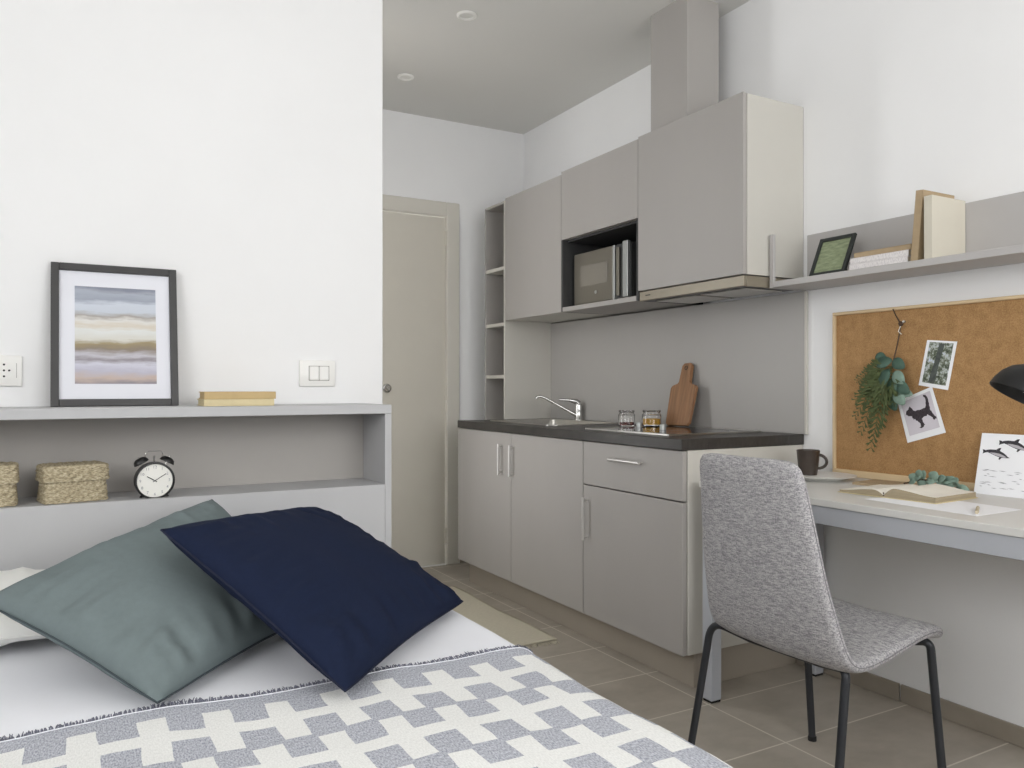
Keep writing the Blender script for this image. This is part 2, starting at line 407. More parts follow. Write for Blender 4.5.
# recessed ceiling spots
for i, (x, y) in enumerate(((1.50, 3.06), (1.525, 3.82))):
    t = thing('ceiling_spotlight', ('round white recessed ceiling spotlight, the nearer of the two, level with the flue' , 'round white recessed ceiling spotlight, the farther one close above the door wall')[i], 'ceiling light', (x, y, ZC), group='recessed ceiling spotlights')
    obj('trim_ring', MB().lathe([(.043, 0), (.043, -.004), (.036, -.008), (.029, -.006), (.027, .0), (.027, .006)], (x, y, ZC-.0005), 36), 'white', t)
    obj('lens', MB().lathe([(0, -.002), (.027, -.002), (.027, .0), (0, 0)], (x, y, ZC-.001), 32), 'lens', t)

# ------------------------------------------------------------------ kitchen
FX, K0, K1, K2, K3 = 1.858, 2.10, 2.707, 3.311, 3.897       # door front plane and unit borders
FT = .019
def bar_handle(parent, p, q):
    p, q = Vector(p), Vector(q); d = (q-p).normalized(); out = Vector((-.022, 0, 0))
    m = MB(); m.tube([p+out-d*.012, q+out+d*.012], .0055, 12); m.tube([p, p+out], .0045, 10); m.tube([q, q+out], .0045, 10)
    return obj('handle', m, 'handle', parent)
def carcass(x0, x1, y0, y1, z0, z1, t=.018, back=True):
    m = MB(); m.box(x0, x1, y0, y0+t, z0, z1); m.box(x0, x1, y1-t, y1, z0, z1)
    m.box(x0, x1, y0+t, y1-t, z0, z0+t); m.box(x0, x1, y0+t, y1-t, z1-t, z1)
    if back: m.box(x1-.008, x1, y0+t, y1-t, z0+t, z1-t, 0)
    return m
t = thing('drawer_base_cabinet', 'grey laminate base cabinet with a top drawer over one door under the hob', 'kitchen cabinet', (FX, K0, .13))
obj('carcass', carcass(FX+FT+.003, XW-.004, K0, K1-.001, .13, .84), 'lam_edge', t)
dr = obj('drawer_front', MB().box(FX, FX+FT, K0+.002, K1-.003, .664, .838, .0015), 'lam', t); bar_handle(dr, (FX, 2.325, .78), (FX, 2.492, .78))
dd = obj('door', MB().box(FX, FX+FT, K0+.002, K1-.003, .13, .659, .0015), 'lam', t); bar_handle(dd, (FX, 2.675, .45), (FX, 2.675, .60))
t = thing('sink_base_cabinet', 'grey laminate base cabinet with two tall doors under the sink', 'kitchen cabinet', (FX, K1, .13))
obj('carcass', carcass(FX+FT+.003, XN-.004, K1+.001, K3, .13, .66), 'lam_edge', t)
dd = obj('door', MB().box(FX, FX+FT, K1+.002, K2-.0015, .13, .838, .0015), 'lam', t); bar_handle(dd, (FX, 3.29, .646), (FX, 3.29, .772))
dd = obj('door', MB().box(FX, FX+FT, K2+.0015, K3, .13, .838, .0015), 'lam', t); bar_handle(dd, (FX, 3.40, .646), (FX, 3.40, .772))
m = MB(); m.box(1.93, 1.946, K0+.027, K3+.01, 0, .129, .001); m.box(1.9465, XW-.012, K0+.027, K0+.043, 0, .129, .001)
tag(obj('plinth', m, 'plinth'), 'long taupe plinth board on the floor under the kitchen base cabinets', 'plinth')
# worktop with a cut-out for the sink
CX, CY0, CY1, SX0, SX1, SY0, SY1 = 1.849, K0-.003, 3.885, 1.97, 2.37, 3.13, 3.74
m = MB()
m.box(CX, SX0, CY0, CY1, .841, .88, .002); m.box(SX1, XW-.002, CY0, CY1, .841, .88, .002)
m.box(SX0-.001, SX1+.001, CY0, SY0, .841, .88, .002); m.box(SX0-.001, SX1+.001, SY1, CY1, .841, .88, .002)
m.box(XW-.003, XN-.002, 2.602, CY1, .841, .88, .001)
tag(obj('worktop', m, 'counter'), 'dark slate-grey kitchen worktop over the base cabinets', 'worktop')
t = thing('sink', 'stainless steel sink set into the far half of the dark worktop', 'sink', (2.17, 3.43, .88))
def rrect(x0, x1, y0, y1, z, r, n=6):
    pts = []
    for cx, cy, a in ((x1-r, y1-r, 0), (x0+r, y1-r, PI/2), (x0+r, y0+r, PI), (x1-r, y0+r, 1.5*PI)):
        for k in range(n+1): pts.append(Vector((cx+r*math.cos(a+PI/2*k/n), cy+r*math.sin(a+PI/2*k/n), z)))
    return pts
def loft(m, loops, capend=True):
    R = [[m.bm.verts.new(p) for p in L] for L in loops]; n = len(R[0])
    for A, B in zip(R, R[1:]):
        for k in range(n): m.bm.faces.new((A[k], A[(k+1) % n], B[(k+1) % n], B[k]))
    if capend: m.bm.faces.new(R[-1])
    return m
m = loft(MB(), [rrect(SX0-.012, SX1+.012, SY0-.012, SY1+.012, .8803, .05), rrect(SX0-.012, SX1+.012, SY0-.012, SY1+.012, .884, .05), rrect(SX0+.004, SX1-.004, SY0+.004, SY1-.004, .884, .05),
    rrect(SX0+.008, SX1-.008, SY0+.008, SY1-.008, .878, .048), rrect(SX0+.02, SX1-.02, SY0+.02, SY1-.02, .73, .05), rrect(SX0+.05, SX1-.05, SY0+.05, SY1-.05, .715, .03)])
obj('basin', m, 'steel', t)
obj('drain', MB().lathe([(0, 0), (.03, 0), (.034, .003), (.03, .005), (0, .003)], (2.17, 3.43, .7155), 24), 'chrome', t)
t = thing('faucet', 'chrome mixer tap with a long slanting spout behind the sink', 'faucet', (2.415, 3.56, .88))
fx, fy = 2.412, 3.555
obj('body', MB().lathe([(.026, 0), (.026, .006), (.022, .012), (.021, .05), (.022, .075), (.019, .088), (0, .093)], (fx, fy, .8805), 28), 'chrome', t)
obj('spout', MB().tube([(fx-.015, fy, .908), (fx-.06, fy+.021, .935), (fx-.12, fy+.045, .971), (fx-.175, fy+.066, 1.003), (fx-.198, fy+.075, 1.011), (fx-.214, fy+.081, 1.006), (fx-.219, fy+.083, .998)], [.0095, .009, .0082, .0075, .0075, .0078, .0078], 14), 'chrome', t)
obj('lever', MB().tube([(fx, fy, .97), (fx-.012, fy+.006, .982), (fx-.05, fy+.02, .990), (fx-.10, fy+.04, .992)], [.017, .015, .008, .005], 14), 'chrome', t)
# hob
t = thing('hob', 'black glass hob with steel edge strip in the near half of the worktop', 'hob', (2.14, 2.52, .88))
HX0, HX1, HY0, HY1 = 1.925, 2.40, 2.255, 2.79
obj('glass_top', MB().box(HX0+.004, HX1-.004, HY0+.004, HY1-.004, .8803, .886, .0015), 'hobglass', t)
m = MB(); m.box(HX0, HX1, HY0, HY0+.004, .8803, .8875, .001); m.box(HX0, HX1, HY1-.004, HY1, .8803, .8875, .001); m.box(HX0, HX0+.004, HY0+.004, HY1-.004, .8803, .8875, .001); m.box(HX1-.004, HX1, HY0+.004, HY1-.004, .8803, .8875, .001)
obj('edge_strip', m, 'steel', t)
for x, y in ((2.17, 2.735), (2.125, 2.525)):
    obj('control_knob', MB().lathe([(.0125, 0), (.0125, .018), (.011, .0215), (0, .022)], (x, y, .8862), 24), 'mwsilver', t)
for x, y, r in ((2.27, 2.40, .07), (2.05, 2.42, .085)):
    obj('cooking_zone_ring', MB().lathe([(r-.0015, 0), (r-.0015, .0003), (r, .0003), (r, 0)], (x, y, .8861), 48), 'hoodgrey', t)
# spice jars
def jar(name, label, x, y, r, h, zb, fill, fh):
    t = thing(name, label, 'jar', (x, y, zb), group='glass spice jars on the worktop')
    obj('glass_body', MB().lathe([(0, .0), (r*.9, .0), (r, .004), (r, h*.72), (r*.86, h*.82), (r*.86, h*.86), (r*.94, h*.88), (r*.94, h), (r*.88, h), (r*.80, h*.84), (r-.003, h*.70), (r-.003, .006), (0, .004)], (x, y, zb), 32), 'glass', t)
    obj('contents', MB().lathe([(0, .0045), (r-.0045, .0065), (r-.0045, fh), (r*.5, fh*1.1), (0, fh*1.05)], (x, y, zb), 24), fill, t)
jar('spice_jar', 'small open glass jar with a little dark red spice, nearer the tap', 2.235, 2.905, .038, .074, .8803, 'red', .02)
jar('spice_jar', 'wider open glass jar half filled with mustard-yellow spice', 2.285, 2.790, .043, .070, .8865, 'yellow', .033)
# cutting board
t = thing('cutting_board', 'reddish-brown wooden cutting board with handle leaning on the grey backsplash', 'cutting board', (2.350, 2.700, .8915), (-.035, .255, -.0))
def board_outline(wb, wt, hb, hw, ht, r=.012):
    L = [(-wb/2, r), (-wb/2+r, 0), (wb/2-r, 0), (wb/2, r)]
    L += [(wt/2, hb-.014), (wt/2-.008, hb-.003), (wt/2-.02, hb), (hw/2+.008, hb+.004), (hw/2, hb+.014), (hw/2, ht-.012), (hw/2-.012, ht)]
    L += [(-hw/2+.012, ht), (-hw/2, ht-.012), (-hw/2, hb+.014), (-hw/2-.008, hb+.004), (-wt/2+.02, hb), (-wt/2+.008, hb-.003), (-wt/2, hb-.014)]
    return L
m = MB().prism([(0, a, b) for a, b in board_outline(.150, .165, .185, .062, .285)], (.016, 0, 0))
bmesh.ops.bevel(m.bm, geom=[e for e in m.bm.edges if abs(e.verts[0].co.x-e.verts[1].co.x) < .001], offset=.002, segments=1, affect='EDGES')
bo = obj('board', m, 'walnut', t, world=False)
obj('hanging_hole', MB().lathe([(.007, 0), (.007, .0012), (.0095, .0012), (.0095, 0)], (-.0008, 0, .262), 20, Matrix.Rotation(-PI/2, 4, 'Y')), 'slot', bo, world=False)
# backsplash
m = MB(); m.box(XW-.015, XW-.0005, 2.087, 3.888, .8805, 1.423, .001)
b = tag(obj('backsplash', m, 'bsplash'), 'grey laminate backsplash panel between worktop and wall cabinets', 'backsplash')
obj('edge_trim', MB().box(XW-.015, XW-.0005, 2.078, 2.086, .8805, 1.423, .001), 'lam_edge', b)
# upper cabinets
GX = 2.142
t = thing('hood_wall_cabinet', 'tall grey wall cabinet with one big door above the range hood', 'kitchen cabinet', (GX, K0, 1.467))
obj('carcass', carcass(GX+FT+.002, XW-.002, K0, K1-.001, 1.47, 2.128), 'lam_edge', t)
dd = obj('door', MB().box(GX, GX+FT, K0+.001, K1-.0015, 1.470, 2.13, .0012), 'lam', t)
t = thing('range_hood', 'slim built-in range hood with champagne steel front strip under the wall cabinet', 'range hood', (GX, K0, 1.424))
obj('front_strip', MB().box(GX+.006, GX+.02, K0+.003, K1-.003, 1.427, 1.466, .002), 'hood', t)
obj('side_strip', MB().box(GX+.021, XW-.02, K0+.003, K0+.012, 1.427, 1.466, .001), 'hood', t)
obj('housing', MB().box(GX+.021, XW-.02, K0+.013, K1-.003, 1.43, 1.468, .001), 'hoodgrey', t)
for y0 in (K0+.05, K0+.32): obj('grease_filter', MB().box(GX+.06, XW-.06, y0, y0+.24, 1.425, 1.4295, .002), 'steel', t)
obj('badge', MB().box(GX+.0045, GX+.006, K1-.075, K1-.045, 1.446, 1.450, 0), 'slot', t)
t = thing('microwave_wall_cabinet', 'grey wall cabinet with lift door over an open dark microwave niche', 'kitchen cabinet', (GX, K1, 1.43))
m = MB(); y0, y1, x0, x1 = K1, K2, GX+.001, XN-.004
m.box(x0, x1, y0, y0+.012, 1.43, 1.785); m.box(x0, x1, y1-.012, y1, 1.43, 1.785)
m.box(x1-.008, x1, y0+.012, y1-.012, 1.455, 1.785, 0); m.box(x0+.03, x1, y0+.012, y1-.012, 1.775, 1.786, 0)
obj('niche_lining', m, 'niche', t)
obj('niche_shelf', MB().box(GX, x1, y0+.0125, y1-.0125, 1.43, 1.452, .001), 'lam', t)
obj('carcass', carcass(GX+FT+.002, XN-.004, y0+.001, y1-.001, 1.787, 2.118), 'lam_edge', t)
obj('door', MB().box(GX, GX+FT, y0+.0015, y1-.0015, 1.785, 2.122, .0012), 'lam', t)
t = thing('plain_wall_cabinet', 'grey wall cabinet with a single plain door next to the open shelf column', 'kitchen cabinet', (GX, K2, 1.43))
obj('carcass', carcass(GX+FT+.002, XN-.004, K2+.001, K3-.013, 1.43, 2.106), 'lam_edge', t)
obj('door', MB().box(GX, GX+FT, K2+.0015, K3-.013, 1.43, 2.11, .0012), 'lam', t)
# open shelf column
t = thing('open_shelf_column', 'narrow tall open grey shelf column standing between door wall and wall cabinets', 'shelf unit', (GX, 4.0, 0))
P0, P1 = 3.889, 4.13
obj('side_panel', MB().box(GX, XN-.003, P0, P0+.012, .0, 2.10, .001), 'lam_edge', t); obj('side_panel', MB().box(GX, XN-.003, P1-.014, P1, .0, 2.10, .001), 'lam', t)  # near panel in paler laminate, painting in the light that falls on it
obj('back_panel', MB().box(XN-.012, XN-.003, P0+.013, P1-.015, 0, 2.08, 0), 'lam', t)
obj('top_panel', MB().box(GX, XN-.003, P0+.0125, P1-.0145, 2.085, 2.10, .001), 'lam', t)
for z in (.10, .48, .83, 1.128, 1.422, 1.737): obj('shelf', MB().box(GX+.002, XN-.013, P0+.0125, P1-.0145, z-.02, z, .001), 'lam_edge', t)
# flue casing
tag(obj('flue_casing', MB().box(2.19, 2.363, 2.452, 2.68, 2.131, ZC-.001, .001), 'lam'), 'boxed grey flue casing rising from the hood cabinet to the ceiling', 'flue')
# microwave
t = thing('microwave', 'grey built-in style microwave with square door window in the dark cabinet niche', 'microwave', (2.21, 3.05, 1.4525))
MX = 2.20
obj('housing', MB().box(MX+.03, MX+.28, 2.835, 3.265, 1.458, 1.712, .004), 'black', t)
dr = obj('door', MB().box(MX-.005, MX+.029, 2.96, 3.275, 1.462, 1.71, .003), 'mwgrey', t)
obj('window', MB().box(MX-.0075, MX-.005, 3.0, 3.215, 1.545, 1.645, .001), 'screen', dr)
obj('door_button', MB().lathe([(0, 0), (.008, 0), (.008, .003), (0, .004)], (MX-.005, 3.09, 1.51), 18, Matrix.Rotation(-PI/2, 4, 'Y')), 'mwsilver', dr)
obj('door_edge_strip', MB().box(MX-.006, MX+.028, 2.945, 2.959, 1.462, 1.71, .002), 'mwsilver', dr)
obj('control_panel', MB().box(MX+.0, MX+.029, 2.83, 2.935, 1.462, 1.71, .002), 'niche', t)
obj('trim_bar', MB().box(MX-.012, MX-.0005, 2.905, 2.925, 1.475, 1.695, .002), 'mwgrey', t)
obj('trim_bar', MB().box(MX-.018, MX-.0005, 2.832, 2.868, 1.464, 1.715, .002), 'mwsilver', t)
for y in (2.87, 3.23):
    for x in (MX+.05, MX+.25): obj('foot', MB().lathe([(0, 0), (.012, 0), (.012, .0058), (0, .0058)], (x, y, 1.4522), 14), 'rubber', t)

# ------------------------------------------------------------------ shelf over the desk
t = thing('wall_shelf', 'long grey wall shelf with raised back board above the desk', 'shelf', (2.45, 2.0, 1.425))
WS = 2.266
obj('shelf_board', MB().box(WS, XW-.017, .35, 2.072, 1.425, 1.447, .001), 'shelfgrey', t)
obj('back_board', MB().box(XW-.016, XW-.001, .35, 2.072, 1.425, 1.632, .001), 'shelfgrey', t)
obj('end_strip', MB().box(WS, WS+.012, 2.073, 2.091, 1.424, 1.62, .001), 'shelfgrey', t)
obj('end_bracket', MB().box(WS+.0125, XW-.017, 2.073, 2.091, 1.424, 1.4465, .001), 'shelfgrey', t)
# small photo frame
ang = math.atan(.055/.125)
t = thing('framed_photo', 'small black photo frame with a green picture leaning back on the wall shelf', 'framed photo', (2.286, 1.86, 1.4475), (0, ang, 0))
W_, H_ = .146, .152
m = MB(); bw = .014
m.box(0, .012, -W_/2, -W_/2+bw, 0, H_); m.box(0, .012, W_/2-bw, W_/2, 0, H_); m.box(0, .012, -W_/2+bw, W_/2-bw, 0, bw); m.box(0, .012, -W_/2+bw, W_/2-bw, H_-bw, H_)
obj('frame', m, 'framedark', t, world=False)
obj('picture', MB().box(.005, .009, -W_/2+bw, W_/2-bw, bw, H_-bw, 0), meadow_mat(), t, world=False)
st = MB(); st.prism([(.013, -.02, .10), (.013, .02, .10), (.0865, .02, .0400), (.0865, -.02, .0400)], (.0015, 0, .001)); obj('easel_leg', st, 'framedark', t, world=False)
# lying books
def book(name, label, x0, x1, y0, y1, z, h, cover, pages, spine='x0', rot=0, group=None, cat='book', ct=.0025, rotation=None, loc=None):
    cx, cy = (x0+x1)/2, (y0+y1)/2
    t = thing(name, label, cat, loc or (cx, cy, z), rotation or (0, 0, rot), group)
    a, b = (x1-x0)/2, (y1-y0)/2
    m = MB(); m.box(-a, a, -b, b, 0, ct, .0006); m.box(-a, a, -b, b, h-ct, h, .0006)
    s = {'x0': (-a, -a+ct, -b, b), 'x1': (a-ct, a, -b, b), 'y0': (-a, a, -b, -b+ct), 'y1': (-a, a, b-ct, b)}[spine]
    m.box(*s, ct-.0003, h-ct+.0003, .0006)
    obj('cover', m, cover, t, world=False)
    k = .003
    q = dict(x0=(-a+ct, a-k, -b+k, b-k), x1=(-a+k, a-ct, -b+k, b-k), y0=(-a+k, a-k, -b+ct, b-k), y1=(-a+k, a-k, -b+k, b-ct))[spine]
    obj('pages', MB().box(*q, ct+.0001, h-ct-.0001, 0), pages, t, world=False)
    return t
BM = bookedge_mat()
book('book', 'lowest white book of the flat stack on the wall shelf', 2.285, 2.425, 1.553, 1.765, 1.4475, .021, BM, 'pages', 'x0', group='books on the wall shelf')
book('book', 'middle white book of the flat stack on the wall shelf', 2.287, 2.425, 1.553, 1.762, 1.469, .019, BM, 'pages', 'x0', .01, group='books on the wall shelf')
book('book', 'brown kraft book lying on top of the flat stack on the wall shelf', 2.296, 2.43, 1.548, 1.755, 1.4885, .018, 'kraft', 'kraft', 'x0', -.01, group='books on the wall shelf')
# upright books: thickness along y
book('book', 'cream upright book facing out at the right of the wall shelf', -.085, .085, -.095, .095, 0, .026, 'bookcream', 'pages', 'x0', group='books on the wall shelf', rotation=(PI/2, 0, 0), loc=(2.356, 1.490, 1.5428))
book('book', 'tall tan kraft book leaning behind the cream upright book', -.08, .08, -.107, .107, 0, .024, 'kraft', 'kraft', 'x0', group='books on the wall shelf', rotation=(PI/2+.085, 0, 0), loc=(2.358, 1.530, 1.5565))

# ------------------------------------------------------------------ desk and what stands on it
DT = .74
t = thing('desk', 'pale grey desk with metal apron along the right wall', 'desk', (1.9, 2.0, 0))
DX, DY0, DY1 = 1.88, .45, 2.045
obj('desk_top', MB().box(DX, XW-.004, DY0, DY1, .72, DT, .0015), 'desk', t)
obj('apron', MB().box(DX+.006, DX+.03, DY0+.05, DY1-.06, .668, .7195, .001), 'deskmetal', t)
obj('apron', MB().box(XW-.05, XW-.025, DY0+.05, DY1-.06, .668, .7195, .001), 'deskmetal', t)
for y in (DY0+.01, DY1-.055):
    obj('apron', MB().box(DX+.06, XW-.07, y+.008, y+.037, .668, .7195, .001), 'deskmetal', t)
    for x in (DX+.005, XW-.068): 
        lg = obj('leg', MB().box(x, x+.045, y, y+.045, .008, .7195, .002), 'deskmetal', t)
        obj('foot_pad', MB().box(x+.002, x+.043, y+.002, y+.043, 0, .008, .001), 'rubber', lg)
# cork board
CBY0, CBY1, CBZ1 = .95, 1.955, 1.33
t = thing('cork_board', 'large cork pinboard in a pale wooden frame standing on the desk against the wall', 'pinboard', (2.445, 1.4, DT))
fw = .011
m = MB(); x0, x1 = XW-.022, XW-.002
m.box(x0, x1, CBY0, CBY1, DT+.0005, DT+.024, .002); m.box(x0, x1, CBY0, CBY1, CBZ1-fw, CBZ1, .002); m.box(x0, x1, CBY0, CBY0+fw, DT+.024, CBZ1-fw, .002); m.box(x0, x1, CBY1-fw, CBY1, DT+.024, CBZ1-fw, .002)
obj('frame', m, 'pine', t)
obj('cork_panel', MB().box(XW-.012, XW-.004, CBY0+fw, CBY1-fw, DT+.024, CBZ1-fw, 0), 'cork', t)
CKX = XW-.012                                  # cork surface
# cards pinned on the cork: local frame y' = along wall, z up
def card(name, label, cat, quad, x, th=.0008):
    """quad: tl,tr,br,bl as (y,z)"""
    cy = sum(q[0] for q in quad)/4; cz = sum(q[1] for q in quad)/4
    t = thing(name, label, cat, (x, cy, cz))
    obj('card', MB().prism([(x-th, a, b) for a, b in quad], (th, 0, 0)), 'paper', t, smooth=False)
    return t
def inq(quad, u, v):
    tl, tr, br, bl = [Vector(q) for q in quad]
    return (tl*(1-u)+tr*u)*(1-v)+(bl*(1-u)+br*u)*v
Q1 = [(1.594, 1.213), (1.494, 1.203), (1.524, 1.05), (1.624, 1.066)]
t = card('photo_card', 'small white-bordered tree photo pinned on the cork board', 'photo', Q1, CKX-.0005)
P = lambda u, v, x: (x,)+tuple(inq(Q1, u, v))
obj('printed_photo', MB().prism([P(.1, .04, CKX-.0016), P(.9, .04, CKX-.0016), P(.9, .92, CKX-.0016), P(.1, .92, CKX-.0016)], (.0002, 0, 0)), forest_mat(), t, smooth=False)
m = MB(); m.prism([P(.44, .06, CKX-.0019), P(.62, .06, CKX-.0019), P(.55, .5, CKX-.0019), P(.52, .9, CKX-.0019), P(.3, .9, CKX-.0019), P(.38, .5, CKX-.0019)], (.0002, 0, 0))
obj('printed_tree_trunk', m, mat('printed_grey_trunk', (78, 84, 80), .7, var=.3, scale=80), t, smooth=False)
Q2 = [(1.699, 1.012), (1.577, 1.062), (1.530, .915), (1.662, .874)]
x2 = CKX-.0022
t = card('dog_card', 'white card with a shaggy dark dog drawing, pinned below the tree photo', 'picture', Q2, x2)
P2 = lambda u, v, x=x2-.0012: (x,)+tuple(inq(Q2, u, v))
obj('printed_ground', MB().prism([P2(.08, .07, x2-.0010), P2(.92, .07, x2-.0010), P2(.9, .86, x2-.0010), P2(.1, .86, x2-.0010)], (.0002, 0, 0)), mat('printed_pale_mauve', (216, 211, 219), .7, var=.04, scale=14), t, smooth=False)
dog = [(.14, .38), (.17, .31), (.24, .27), (.28, .22), (.32, .27), (.36, .33), (.45, .37), (.58, .38), (.68, .36), (.72, .28), (.74, .18), (.70, .11), (.75, .1), (.80, .17), (.81, .28), (.80, .40), (.80, .48), (.86, .60), (.90, .66), (.83, .68), (.77, .60), (.70, .53), (.58, .55), (.52, .58), (.53, .66), (.56, .72), (.48, .77), (.41, .76), (.46, .70), (.42, .62), (.36, .56), (.30, .50), (.27, .44), (.20, .43)]
rd = random.Random(3)
fur = []
for i, (a, b) in enumerate(dog):
    c, d_ = dog[(i+1) % len(dog)]
    for k in range(3):
        s_ = k/3; fur.append((a+(c-a)*s_+rd.uniform(-.014, .014), b+(d_-b)*s_+rd.uniform(-.014, .014)))
obj('printed_dog', MB().prism([P2(a, b) for a, b in fur], (.0002, 0, 0)), mat('printed_dark_fur', (62, 54, 60), .8, var=.4, scale=220), t, smooth=False)
# dolphin card leaning on the cork
t = thing('dolphin_card', 'white card with two leaping dolphins, standing on the desk against the cork board', 'picture', (2.392, 1.335, DT+.0005), (0, .24, .0))
cw, ch = .150, .185
obj('card', MB().box(0, .0012, -.075, .075, 0, ch, 0), 'paper', t, world=False)
def dolphin(cy, cz, s, rot):
    body = [(-.5, .02), (-.42, .07), (-.3, .12), (-.1, .17), (-.02, .27), (.06, .30), (.05, .17), (.2, .14), (.34, .09), (.42, .04), (.52, .02), (.42, -.02), (.3, -.05), (.22, -.07), (.17, -.17), (.12, -.16), (.13, -.08), (-.05, -.07), (-.25, -.04), (-.4, -.03), (-.5, -.09), (-.56, -.15), (-.57, -.06), (-.62, .02), (-.56, .03)]
    c, n = math.cos(rot), math.sin(rot)
    return [(-.0003, cy-s*(a*c-b*n), cz+s*(a*n+b*c)) for a, b in body], [(-.0006, cy-s*(a*c-b*n), cz+s*(a*n+b*c)) for a, b in [(-.3, -.01), (-.1, .04), (.1, .06), (.3, .035), (.4, .0), (.3, -.04), (.1, -.055), (-.1, -.05)]]
for cy, cz, s, r in ((.022, .122, .074, -.25), (-.026, .150, .080, -.28)):
    bd, be = dolphin(cy, cz, s, r)
    d_ = obj('printed_dolphin', MB().prism(bd, (.0002, 0, 0)), 'ink', t, world=False, smooth=False)
    obj('pale_belly', MB().prism(be, (.0002, 0, 0)), mat('printed_belly', (190, 186, 192), .8), d_, world=False, smooth=False)
m = MB(); rd = random.Random(5)
for i in range(26):
    z = rd.uniform(.02, .075); y = rd.uniform(-.07, .06); l = rd.uniform(.01, .03)
    m.prism([(-.0003, y-l/2, z), (-.0003, y, z+.0012), (-.0003, y+l/2, z+.0006), (-.0003, y, z-.0006)], (.0002, 0, 0))
obj('printed_waves', m, 'inkgrey', t, world=False, smooth=False)
# mug on a plate
t = thing('white_plate', 'round white plate under the dark mug on the desk', 'plate', (2.275, 1.872, DT))
obj('dish', MB().lathe([(0, .003), (.055, .003), (.06, .0005), (.066, .0005), (.07, .004), (.115, .016), (.1165, .018), (.113, .0185), (.068, .009), (0, .007)], (2.275, 1.872, DT), 48), 'ceramic', t)
t = thing('mug', 'dark brown glazed mug standing on the white plate', 'mug', (2.300, 1.945, DT+.0075))
mx, my, mz = 2.300, 1.945, DT+.0075
obj('cup', MB().lathe([(0, .0), (.027, .0), (.030, .003), (.034, .03), (.038, .07), (.0395, .088), (.038, .0895), (.0365, .087), (.034, .06), (.030, .012), (0, .007)], (mx, my, mz), 40), 'mug', t)
hd = Vector((.50, -.866, 0)); hp = []
for k in range(13):
    a = PI*.5-PI*k/12
    hp.append(Vector((mx, my, mz+.05))+hd*(.032+.030*math.cos(a))+Vector((0, 0, .024*math.sin(a))))
obj('handle', MB().tube(hp, .0052, 12), 'mug', t)
# kraft notebook, paper sheet, open book, pen
t = thing('paper_sheet', 'loose white sheet of paper under the open book on the desk', 'paper', (2.07, 1.30, DT))
tag(t); obj('sheet', MB().prism([(1.967, 1.152, DT+.0003), (2.172, 1.155, DT+.0003), (2.20, 1.47, DT+.0003), (1.99, 1.485, DT+.0003)], (0, 0, .0006)), 'paper', t, smooth=False)
book('notebook', 'thin brown kraft notebook lying behind the open book', 2.27, 2.41, 1.50, 1.74, DT+.0002, .008, 'kraft', 'pages', 'x0', .12, cat='notebook')
t = thing('open_book', 'open book with cream pages lying on the white paper sheet', 'book', (2.06, 1.475, DT+.001), (0, 0, .07))
# local: x along spine (0..L), y across; +y is the far-left half
L = .215
def page_block(sgn, wdt, hs, he):
    n = 20; prof = []
    for i in range(n+1):
        u = i/n; rise = min(1, u/.22); bulge = math.sin(PI/2*rise)*(1-.0*u)
        prof.append((sgn*u*wdt, .006+(hs-.006)*bulge*(1-ss_(u))+(he-.006)*ss_(u)*bulge))
    return [(0, a, b) for a, b in prof+[(sgn*i/n*wdt, .0022) for i in range(n, 0, -1)]+[(0, .0022)]]
def ss_(u): u = max(0, (u-.2)/.8); return u*u*(3-2*u)
for nm, sg, wd, hs, he in (('left_pages', 1, .142, .020, .009), ('right_pages', -1, .150, .029, .017)):
    o = obj(nm, MB().prism(page_block(sg, wd, hs, he), (L, 0, 0)), 'cream', t, world=False, angle=40)
    o.data.materials.append(M['pageedge'])
    for f in o.data.polygons:
        if abs(f.normal.x) > .9 or abs(f.normal.y) > .97: f.material_index = 1
obj('cover', MB().box(-.004, L+.004, -.155, .147, .0, .002, .0008), 'tan2', t, world=False)
m = MB()
for z in (.007, .013): m.lathe([(0, 0), (.0025, 0), (0, .002)], (-.0008, 0, z), 10, Matrix.Rotation(-PI/2, 4, 'Y'))
obj('binding_thread', m, 'twig', t, world=False)
t = thing('pencil', 'short pale wooden pencil lying on the white paper sheet', 'pencil', (2.06, 1.20, DT+.001))
a, b = Vector((1.995, 1.168, DT+.0052)), Vector((2.085, 1.218, DT+.0052)); dv = (b-a).normalized()
obj('shaft', MB().tube([a, b], .0042, 6), mat('pencil_wood', (196, 184, 158), .6), t)
obj('tip', MB().tube([b, b+dv*.016], [.0042, .0006], 6), 'twig', t)
# eucalyptus sprig on the desk
def leaf(m, p, d, n, l, w_, bend=.15):
    p, d, n = Vector(p), Vector(d).normalized(), Vector(n).normalized(); s = d.cross(n).normalized()
    K = 7; rows = []
    for i in range(K+1):
        u = i/K; hw = w_*math.sin(PI*min(.999, (u*.92+.04)))**.7
        c = p+d*l*u+n*(-bend*l*u*u)
        rows.append([m.bm.verts.new(c-s*hw+n*hw*.25), m.bm.verts.new(c), m.bm.verts.new(c+s*hw+n*hw*.25)])
    for A, B in zip(rows, rows[1:]):
        for k in (0, 1): m.bm.faces.new((A[k], A[k+1], B[k+1], B[k]))
def thick(o, t=.0006):
    md = o.modifiers.new('thickness', 'SOLIDIFY'); md.thickness = t; return o
t = thing('eucalyptus_sprig', 'small blue-green eucalyptus sprig lying behind the open book', 'plant sprig', (2.33, 1.45, DT+.002))
path = [Vector((2.335, 1.60, DT+.012)), Vector((2.34, 1.545, DT+.030)), Vector((2.345, 1.49, DT+.030)), Vector((2.35, 1.425, DT+.014))]
obj('stem', MB().tube(path, [.0024, .002, .0016, .001], 8), 'twig', t)
rd = random.Random(11)
